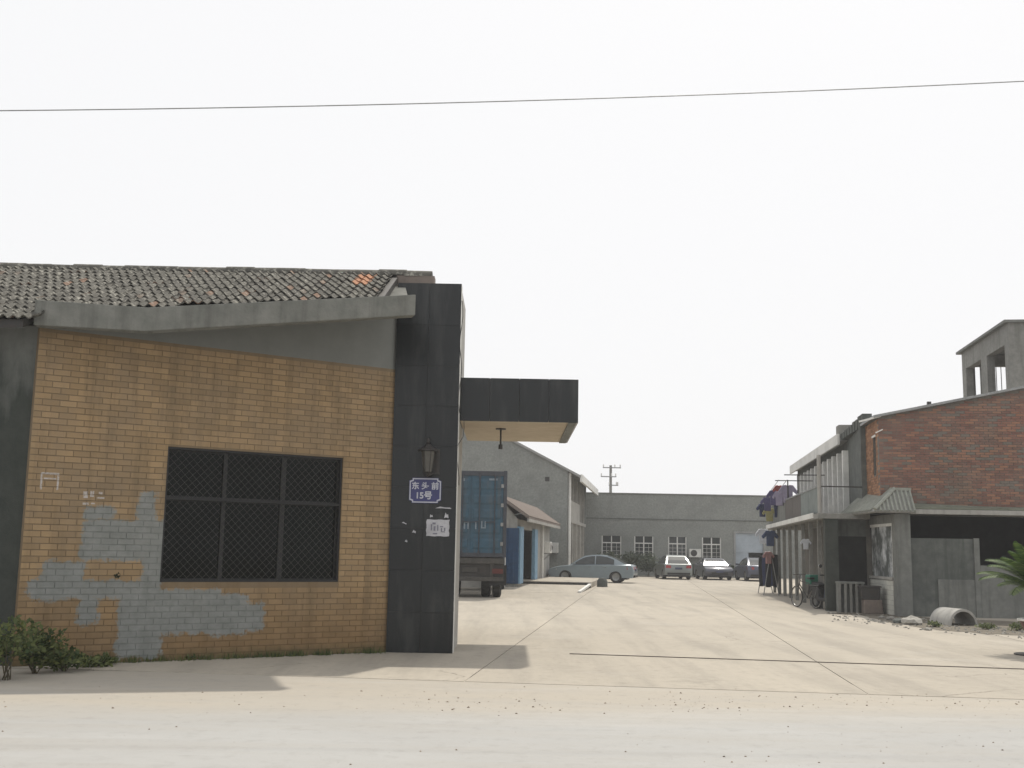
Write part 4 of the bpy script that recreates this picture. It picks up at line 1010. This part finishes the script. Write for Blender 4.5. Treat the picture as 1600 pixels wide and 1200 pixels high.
rc.prism([(.0,-.0,3.40), (.45,0,3.40), (.45,-.42,2.80), (-.62,-.42,2.80)], [(.0,-.0,3.46), (.45,0,3.46), (.45,-.46,2.84), (-.66,-.46,2.84)])
rc.build('canopy_deck', M['concrete'], sd)
rib = MB()
for k in range(21): y = .1 + k*.165; rib.tube((-.66, y, 2.88), (.0, y, 3.48), .04, 6)
for k in range(5): t_ = (k + 1)/6; rib.tube((-.66*t_, -.45*t_, 3.48 - .62*t_ ), (-.66*t_ + .001, -.45, 2.88), .03, 6) if False else None
for k in range(9):
    x = .42 - k*.115; top_ = Vector((x, 0, 3.47)) if x >= 0 else Vector((x, .68*x, 3.47 + .93*x))
    rib.tube((x, -.46, 2.86), top_, .036, 6)
M['glazed'] = pm('pale_glazed_tile', (.30,.31,.27), (.22,.23,.2), 8, .6, .1)
rib.build('canopy_rib', M['glazed'], sd, smooth=40)
MB().tube((-.66, -.46, 2.9), (.02, .0, 3.5), .055, 6).box(-.1, -.05, 3.44, .46, .08, 3.52).build('hip_ridge', M['glazed'], sd)

# concrete frame tower behind
tw = thing('concrete_tower', 'bare concrete tower with tall openings rising behind the brick house', 'tower', (18.5, 41.0, 0), -RA)
TZ = 10.35
m = MB()
def colm(x0, x1):
    for y0, y1 in ((0, .55), (2.9, 3.75), (6.0, 6.6)): m.box(x0, y0, 0, x1, y1, TZ)
    for y0, y1 in ((.55, 2.9), (3.75, 6.0)): m.box(x0, y0, TZ - .75, x1, y1, TZ); m.box(x0, y0, 0, x1, y1, 6.6)
colm(0, .3); colm(4.2, 4.5)
m.box(.3, 0, 0, 4.2, .3, TZ).box(.3, 6.3, 0, .45, 6.6, 9.75).box(.72, 6.3, 6.6, 1.15, 6.6, 9.75).box(2.6, 6.3, 0, 4.2, 6.6, 9.75).box(.3, 6.3, 9.75, 4.2, 6.6, TZ).box(.45, 6.3, 0, 2.6, 6.6, 6.6)
m.build('frame', M['concrete'], tw)
MB().box(-.16, -.12, TZ, 5, 6.9, TZ + .1).box(.3, .3, TZ - .12, 4.2, 6.3, TZ - .02).build('roof_slab', M['cement'], tw)
g = MB()
for x in (1.35, 1.55, 1.75, 1.95, 2.15, 2.35): g.tube((x, 6.45, 6.6), (x, 6.45, 9.75), .018, 5)
for z in (7.6, 8.6): g.tube((1.15, 6.45, z), (2.6, 6.45, z), .018, 5)
g.build('window_bars', M['steel_dark'], tw)

# ------------------------------------------------------------------ laundry
SHIRT = [(-.17,-.35), (.17,-.35), (.18,.1), (.33,-.02), (.38,.08), (.2,.32), (.07,.34), (0,.30), (-.07,.34), (-.2,.32), (-.38,.08), (-.33,-.02), (-.18,.1)]
PANTS = [(-.2,.5), (.2,.5), (.22,.1), (.19,-.55), (.05,-.55), (.02,.12), (-.02,.12), (-.05,-.55), (-.19,-.55), (-.22,.1)]
def garment(kind, mat, label, loc, rz, sc_=1.0, cat='clothes', group=None):
    pts = [(x*sc_, z*sc_) for x, z in (SHIRT if kind == 'shirt' else PANTS)]
    m = MB(); th = .05
    ring = lambda t, k: [(x*k, t + .035*math.sin(x*11 + z*4), z*(.5+.5*k)) for x, z in pts]
    a, b, c = ring(-th, .92), ring(0, 1.0), ring(th, .92); n = len(pts)
    m.v = a + b + c
    for q in range(2):
        for i in range(n): j = (i+1) % n; m.f.append((q*n+i, q*n+j, (q+1)*n+j, (q+1)*n+i))
    m.f += [tuple(range(n-1,-1,-1)), tuple(range(2*n,3*n))]
    return tag(m.build('shirt' if kind == 'shirt' else 'trousers', M[mat], None, loc, (0, 0, rz), smooth=60), label, cat, group)
def rbp(x, y, z): v = Matrix.Rotation(-RA, 3, 'Z') @ Vector((x, y, z)); return Vector((9.36, 33.44, 0)) + v
lp = thing('laundry_rack', 'steel laundry rack standing out from the balcony', 'laundry rack', rbp(0, 0, 0), -RA)
for y in (6.2, 9.4, 14.6): MB().tube((-.03, y, 2.9), (-.03, y, 4.45 if y < 10 else 4.05), .025, 6).tube((-.5, y, 4.42 if y < 10 else 4.02), (.9, y, 4.42 if y < 10 else 4.02), .02, 6).build('bracket', M['steel_dark'], lp)
for x in (-.4, -.1): MB().tube((x, 9.0, 4.42), (x, 14.8, 4.02), .012, 6).build('rail', M['steel_grey'], lp)
for kind, mt, x, y, z, sc_, lb in [('shirt','cloth_lilac',-.3,9.5,4.15,1.35,'pale lilac shirt, nearest on the balcony rack'), ('shirt','cloth_lilac',-.55,10.1,4.0,1.1,'greyish lilac shirt second nearest on the balcony rack'),
        ('shirt','cloth_red',-.5,10.8,4.3,1.0,'bright red shirt on the balcony rack'), ('shirt','cloth_purple',-.6,11.6,4.1,1.2,'purple shirt beside the red one on the balcony rack'),
        ('trousers','cloth_navy',-.4,12.4,3.7,.9,'navy trousers on the balcony rack'), ('shirt','cloth_purple',-.75,13.0,3.9,1.1,'dark violet shirt near the far end of the balcony rack'), ('shirt','cloth_khaki',-.6,13.8,3.5,1.1,'khaki shirt, farthest and lowest on the balcony rack'), ('shirt','cloth_navy',-.85,14.3,3.7,1.1,'navy shirt at the far left end of the balcony rack')]:
    garment(kind, mt, lb, rbp(x + .28, y, z - .22), -RA + R(random.uniform(-40, 40)), sc_*.74, group='washing on the balcony')
lr = thing('drying_stand', 'low drying stand for clothes in front of the balcony posts', 'drying stand', rbp(-.45, 13.0, 0), -RA)
for y in (-.8, 1.8): MB().tube((-.3, y, 0), (0, y, 1.75), .02, 6).tube((.3, y, 0), (0, y, 1.75), .02, 6).build('leg', M['steel_grey'], lr)
MB().tube((0, -.9, 1.74), (0, 1.9, 1.74), .02, 6).build('rail', M['steel_grey'], lr)
for kind, mt, x, y, z, sc_, lb in [('trousers','cloth_black',-.4,12.4,1.0,1.25,'black trousers, nearest on the low drying stand'), ('trousers','cloth_navy',-.45,13.3,1.0,1.2,'navy trousers in the middle of the low drying stand'), ('shirt','cloth_pink',-.55,12.1,1.5,.7,'small pink top over the black trousers'),
        ('trousers','cloth_black',-.5,14.4,.95,1.2,'dark trousers at the far end of the low drying stand'), ('shirt','cloth_white',-.5,14.9,2.4,.9,'white shirt hanging under the balcony edge'), ('shirt','cloth_blue',-.3,13.9,2.3,.95,'blue shirt hanging under the balcony edge'), ('shirt','cloth_white',-.1,3.7,1.98,.5,'white cloth hung between the balcony posts')]:
    garment(kind, mt, lb, rbp(x, y, z), -RA + R(random.uniform(-20, 20)), sc_, group='washing by the posts')

# ------------------------------------------------------------------ bicycle, scooter, bins
def ring(mb, c, r, t, n=22, nt_=6):
    mb.lathe([(r + t*math.cos(2*math.pi*k/nt_), t*math.sin(2*math.pi*k/nt_)) for k in range(nt_ + 1)], n, 'y', c)
def bicycle(loc, rz):
    b = thing('bicycle', 'old bicycle leaning near the balcony posts', 'bicycle', loc, rz)
    for x in (-.53, .53):
        m = MB(); ring(m, (x, 0, .33), .315, .02); wv = m.build('wheel', M['rubber'], b, smooth=60)
        m = MB(); ring(m, (x, 0, .33), .295, .012); m.build('rim', M['chrome'], wv, smooth=60)
        m = MB()
        for k in range(12): a = k*math.pi/6; m.tube((x, 0, .33), (x + .29*math.cos(a), 0, .33 + .29*math.sin(a)), .003, 4)
        m.build('spokes', M['steel_grey'], wv)
    f = MB()
    for p, q in (((-.53,0,.33), (-.08,0,.30)), ((-.53,0,.33), (-.2,0,.78)), ((-.08,0,.30), (-.22,0,.88)), ((-.08,0,.30), (.36,0,.72)), ((-.18,0,.76), (.34,0,.82)), ((.53,0,.33), (.36,0,.74)), ((.36,0,.7), (.32,0,1.0))): f.tube(p, q, .018, 6)
    f.build('frame', M['steel_dark'], b)
    MB().tube((.30,-.28,1.0), (.32,0,1.02), .013, 6).tube((.32,0,1.02), (.30,.28,1.0), .013, 6).build('handlebar', M['chrome'], b)
    MB().ext([(-.36,-.09), (-.36,.09), (-.2,.07), (-.06,.02), (-.06,-.02), (-.2,-.07)], 'xy', .88, .94).build('saddle', M['black'], b, bevel=.015)
    MB().box(-.75,-.07,.70,-.3,.07,.715).tube((-.7,.05,.7), (-.53,.05,.33), .008, 5).build('carrier', M['steel_grey'], b)
    MB().tube((-.08,-.1,.30), (-.08,.1,.30), .012, 6).tube((-.08,.1,.3), (.05,.1,.2), .01, 5).tube((-.08,-.1,.3), (-.2,-.1,.4), .01, 5).build('crank', M['steel_grey'], b)
bicycle(rbp(-.35, 1.9, 0), R(-72 + 180))
def scooter(loc, rz):
    b = thing('motor_scooter', 'dark motor scooter parked beside the bicycle', 'scooter', loc, rz)
    for x in (-.6, .6):
        m = MB(); ring(m, (x, 0, .22), .17, .05, 20, 8); wv = m.build('wheel', M['rubber'], b, smooth=60)
        MB().lathe([(.0,-.04), (.12,-.03), (.13,0), (.12,.03), (.0,.04)], 14, 'y', (x, 0, .22)).build('rim', M['steel_grey'], wv)
    MB().ext([(-.8,.42), (-.55,.38), (-.25,.24), (.3,.24), (.42,.5), (.5,.95), (.42,.98), (.28,.6), (.2,.34), (-.1,.36), (-.15,.66), (-.7,.72), (-.85,.62)], 'xz', -.15, .15).build('body', M['black'], b, bevel=.04)
    MB().ext([(.35,.35), (.62,.42), (.56,.75), (.48,.95), (.42,.8)], 'xz', -.2, .2).build('leg_shield', M['cloth_blue'], b, bevel=.03)
    MB().ext([(-.75,.71), (-.15,.67), (-.1,.75), (-.4,.8), (-.75,.82)], 'xz', -.13, .13).build('seat', M['black'], b, bevel=.03)
    MB().tube((.42,-.33,1.03), (.42,.33,1.03), .02, 6).tube((.46,0,.9), (.42,0,1.05), .05, 8).build('handlebar', M['black'], b)
    for s in (-1, 1):
        MB().tube((.42,s*.24,1.03), (.42,s*.32,1.26), .008, 5).lathe([(.0,-.012), (.055,-.01), (.055,.01), (.0,.012)], 12, 'x', (.42, s*.32, 1.3)).build('mirror', M['chrome'], b)
    MB().tube((.6,.0,.22), (.46,0,.9), .03, 8).build('fork', M['steel_grey'], b)
    MB().lathe([(.0,.06), (.07,.04), (.08,0), (.0,-.02)], 14, 'x', (.52, 0, .95)).build('headlamp', M['clear_lens'], b)
    MB().box(-.98,-.17,.72,-.62,.17,1.02).build('top_box', pm('green_box', (.03,.17,.12), (.02,.12,.08), 6, .5, .05), b, bevel=.03)
    MB().ext([(.42,.42), (.62,.46), (.8,.36), (.82,.4), (.63,.51), (.42,.47)], 'xz', -.07, .07).build('front_mudguard', M['cloth_blue'], b)
scooter(rbp(.1, 1.1, 0), R(-80))
ct = thing('slatted_crate', 'tall slatted crate between the corner pier and the shed wall', 'crate', gnd(1329, 957), -RA)
for k in range(5): MB().box(-.36 + k*.16, -.2, 0, -.29 + k*.16, -.17, .82).build('slat', M['concrete'], ct, (0, random.uniform(-.004,.004), 0), (0, R(random.uniform(-1,1)), 0))
MB().box(-.38, -.21, .82, .38, .25, .88).box(-.36, .2, 0, .36, .23, .82).box(-.36, -.165, 0, -.33, .2, .82).box(.33, -.165, 0, .36, .2, .82).build('crate_body', M['cement'], ct)
pb_ = gnd(1363, 959)
tag(MB().prism([(-.27,-.22,0), (.27,-.22,0), (.27,.24,0), (-.27,.24,0)], [(-.25,-.2,.40), (.25,-.2,.40), (.25,.22,.40), (-.25,.22,.40)]).build('concrete_tub', pm('brown_tub', (.2,.165,.14), (.15,.125,.11), 8, .9, .3), None, pb_, (0, 0, -RA), bevel=.03), 'squat brown concrete tub against the whitewashed wall', 'tub')
db = thing('storage_box', 'dark plastic storage box sitting on the brown tub', 'box', pb_ + Vector((-.03, .02, .40)), -RA)
MB().prism([(-.27,-.2,0), (.22,-.2,0), (.22,.2,0), (-.27,.2,0)], [(-.3,-.23,.34), (.25,-.23,.34), (.25,.23,.34), (-.3,.23,.34)]).build('bin_body', M['steel_dark'], db, bevel=.02)
MB().box(-.32, -.25, .34, .27, .25, .385).build('rim', M['steel_dark'], db, bevel=.01)

# half pipe, rubble
hp = gnd(1506, 978)
m = MB(); n = 14; L_ = .95
for y in (0, L_):
    for r in (.37, .315): m.v += [(r*math.cos(math.pi*k/n), y, r*1.08*math.sin(math.pi*k/n)) for k in range(n+1)]
q = n + 1
for k in range(n): m.f += [(k, k+1, 2*q+k+1, 2*q+k), (q+k, 3*q+k, 3*q+k+1, q+k+1), (k, q+k, q+k+1, k+1), (2*q+k, 2*q+k+1, 3*q+k+1, 3*q+k)]
m.f += [(0, 2*q, 3*q, q), (n, q+n, 3*q+n, 2*q+n)]
tag(m.build('half_pipe', M['pale_wall'], None, hp, (0, 0, R(8)), smooth=50), 'pale half-round concrete pipe lying arch up by the shed', 'pipe')
for px, py, r, lb in [(1424,976,.26,'largest pale rock at the shed corner'), (1405,974,.16,'dark rock left of the pale one at the shed corner'), (1392,969,.13,'small rock by the whitewashed wall foot'), (1378,966,.1,'smallest rock in front of the brown tub'), (1300,959,.08,'white stone in front of the corner pier'), (1295,957,.06,'tiny white stone left of the corner pier foot'), (1450,985,.09,'flat stone on the dirt before the shed panel')]:
    bm = bmesh.new(); bmesh.ops.create_icosphere(bm, subdivisions=2, radius=r)
    for v in bm.verts: v.co *= random.uniform(.78, 1.1); v.co.z *= .62; v.co.z = max(v.co.z, -r*.2)
    me = bpy.data.meshes.new('rock'); bm.to_mesh(me); bm.free(); me.materials.append(M['stone'] if 'dark' not in lb else M['cement_dark'])
    o = link('rock', me, None, gnd(px, py) + Vector((0,0,r*.2)), (0,0,random.random()*6)); tag(o, lb, 'rock', 'rocks by the shed')
def patch(name, pxs, mat, z):
    pts = []
    for i in range(len(pxs)):
        a, b = Vector(pxs[i]), Vector(pxs[(i+1) % len(pxs)])
        for k in range(6): c = a.lerp(b, k/6); pts.append(gnd(c.x + random.uniform(-5,5), c.y + random.uniform(-1.6,1.6), z))
    m = MB(); m.v = [tuple(p) for p in pts]; m.f = [tuple(range(len(pts)))]
    return m.build(name, M[mat], None)
dp = patch('dirt_strip', [(1290,957), (1345,962), (1400,975), (1480,986), (1560,992), (1680,992), (1680,972), (1500,968), (1410,962), (1330,955)], 'dirt', .005); struct(dp)
gv2 = MB()
for k in range(420):
    px = random.uniform(1300, 1600); py = 962 + (px - 1300)*.09 + random.gauss(0, 5); p = gnd(px, py); pebble(gv2, p.x, p.y, 0, random.uniform(.01, .045))
o = gv2.build('rubble', M['stone'], kind='stuff'); o['label'] = 'small rubble strewn along the foot of the shed'
for px, py, h, r, lb in [(1545,984,.16,.25,'low weed tuft right of the half pipe'), (1462,980,.14,.2,'low weed tuft left of the half pipe'), (1590,986,.2,.3,'low weed tuft at the right edge below the low wall')]: weed('weed_tuft', gnd(px, py), h, r, 220, .06, lb, group='weeds by the shed')

# potted cycad at the right edge
pc = gnd(1626, 1024)
cy = thing('potted_cycad', 'green cycad palm in a pale urn at the right edge', 'potted plant', pc)
MB().lathe([(.0,.02), (.24,.02), (.25,.06), (.15,.1), (.12,.2), (.2,.34), (.27,.48), (.30,.55), (.33,.57), (.33,.60), (.27,.60), (.25,.52), (.0,.5)], 22).build('urn', pm('urn_glaze', (.17,.09,.075), (.11,.06,.05), 6, .6, .1), cy, smooth=40)
MB().lathe([(.29,.556), (.345,.572), (.345,.604), (.26,.604)], 22).build('rim', M['white_trim'], cy, smooth=40)
MB().lathe([(.0,.0), (.42,.0), (.42,.02), (.0,.022)], 22).build('saucer', M['steel_dark'], cy)
MB().lathe([(.0,1.18), (.08,1.14), (.12,1.0), (.11,.75), (.13,.55), (.0,.55)], 12).build('trunk', M['bark'], cy)
def frond(az, el, L, droop):
    m = MB(); pts = []
    for k in range(13):
        t = k/12; e = el - droop*t*t
        if k == 0: p = Vector((0,0,1.12))
        else: p = pts[-1] + Vector((math.cos(az)*math.cos(e), math.sin(az)*math.cos(e), math.sin(e)))*(L/12)
        pts.append(p)
    m.path(pts, .007, 5)
    side = Vector((-math.sin(az), math.cos(az), 0))
    for k in range(1, 46):
        t = k/45; i = min(11, int(t*12)); p = pts[i].lerp(pts[i+1], t*12 - i); d = (pts[i+1]-pts[i]).normalized(); upv = side.cross(d)
        ll = .21*math.sin(math.pi*(.12 + .86*t))**.6
        for s in (-1, 1):
            dr = (side*s*.86 + d*.5 + upv*.22).normalized(); q = p + dr*ll - Vector((0,0,.02)); w_ = d*.008
            m.add([p - w_, p + w_, p.lerp(q, .6) + w_*.9, q, p.lerp(q, .6) - w_*.9], [(0,1,2,3,4)])
    return m
for k in range(34):
    az = k*2.399; el = R([72, 50, 30, 12][k % 4] + random.uniform(-6, 6))
    frond(az, el, random.uniform(.8, 1.02), R(random.uniform(35, 60))).build('frond', M['frond'], cy)

# ------------------------------------------------------------------ haze
t = bpy.data.materials.new('haze'); t.use_nodes = True; tn = t.node_tree; tn.nodes.clear()
vo = tn.nodes.new('ShaderNodeVolumePrincipled'); vo.inputs['Color'].default_value = (.93,.95,1,1); vo.inputs['Density'].default_value = HAZE if 'HAZE' in globals() else .0008
vo.inputs['Anisotropy'].default_value = .3
ou = tn.nodes.new('ShaderNodeOutputMaterial'); tn.links.new(vo.outputs[0], ou.inputs['Volume'])
hz = MB().box(-310, -60, -1.6, 310, 410, 13.0).build('haze', t, kind='stuff'); hz['label'] = 'thin pale haze in the air over the yard'
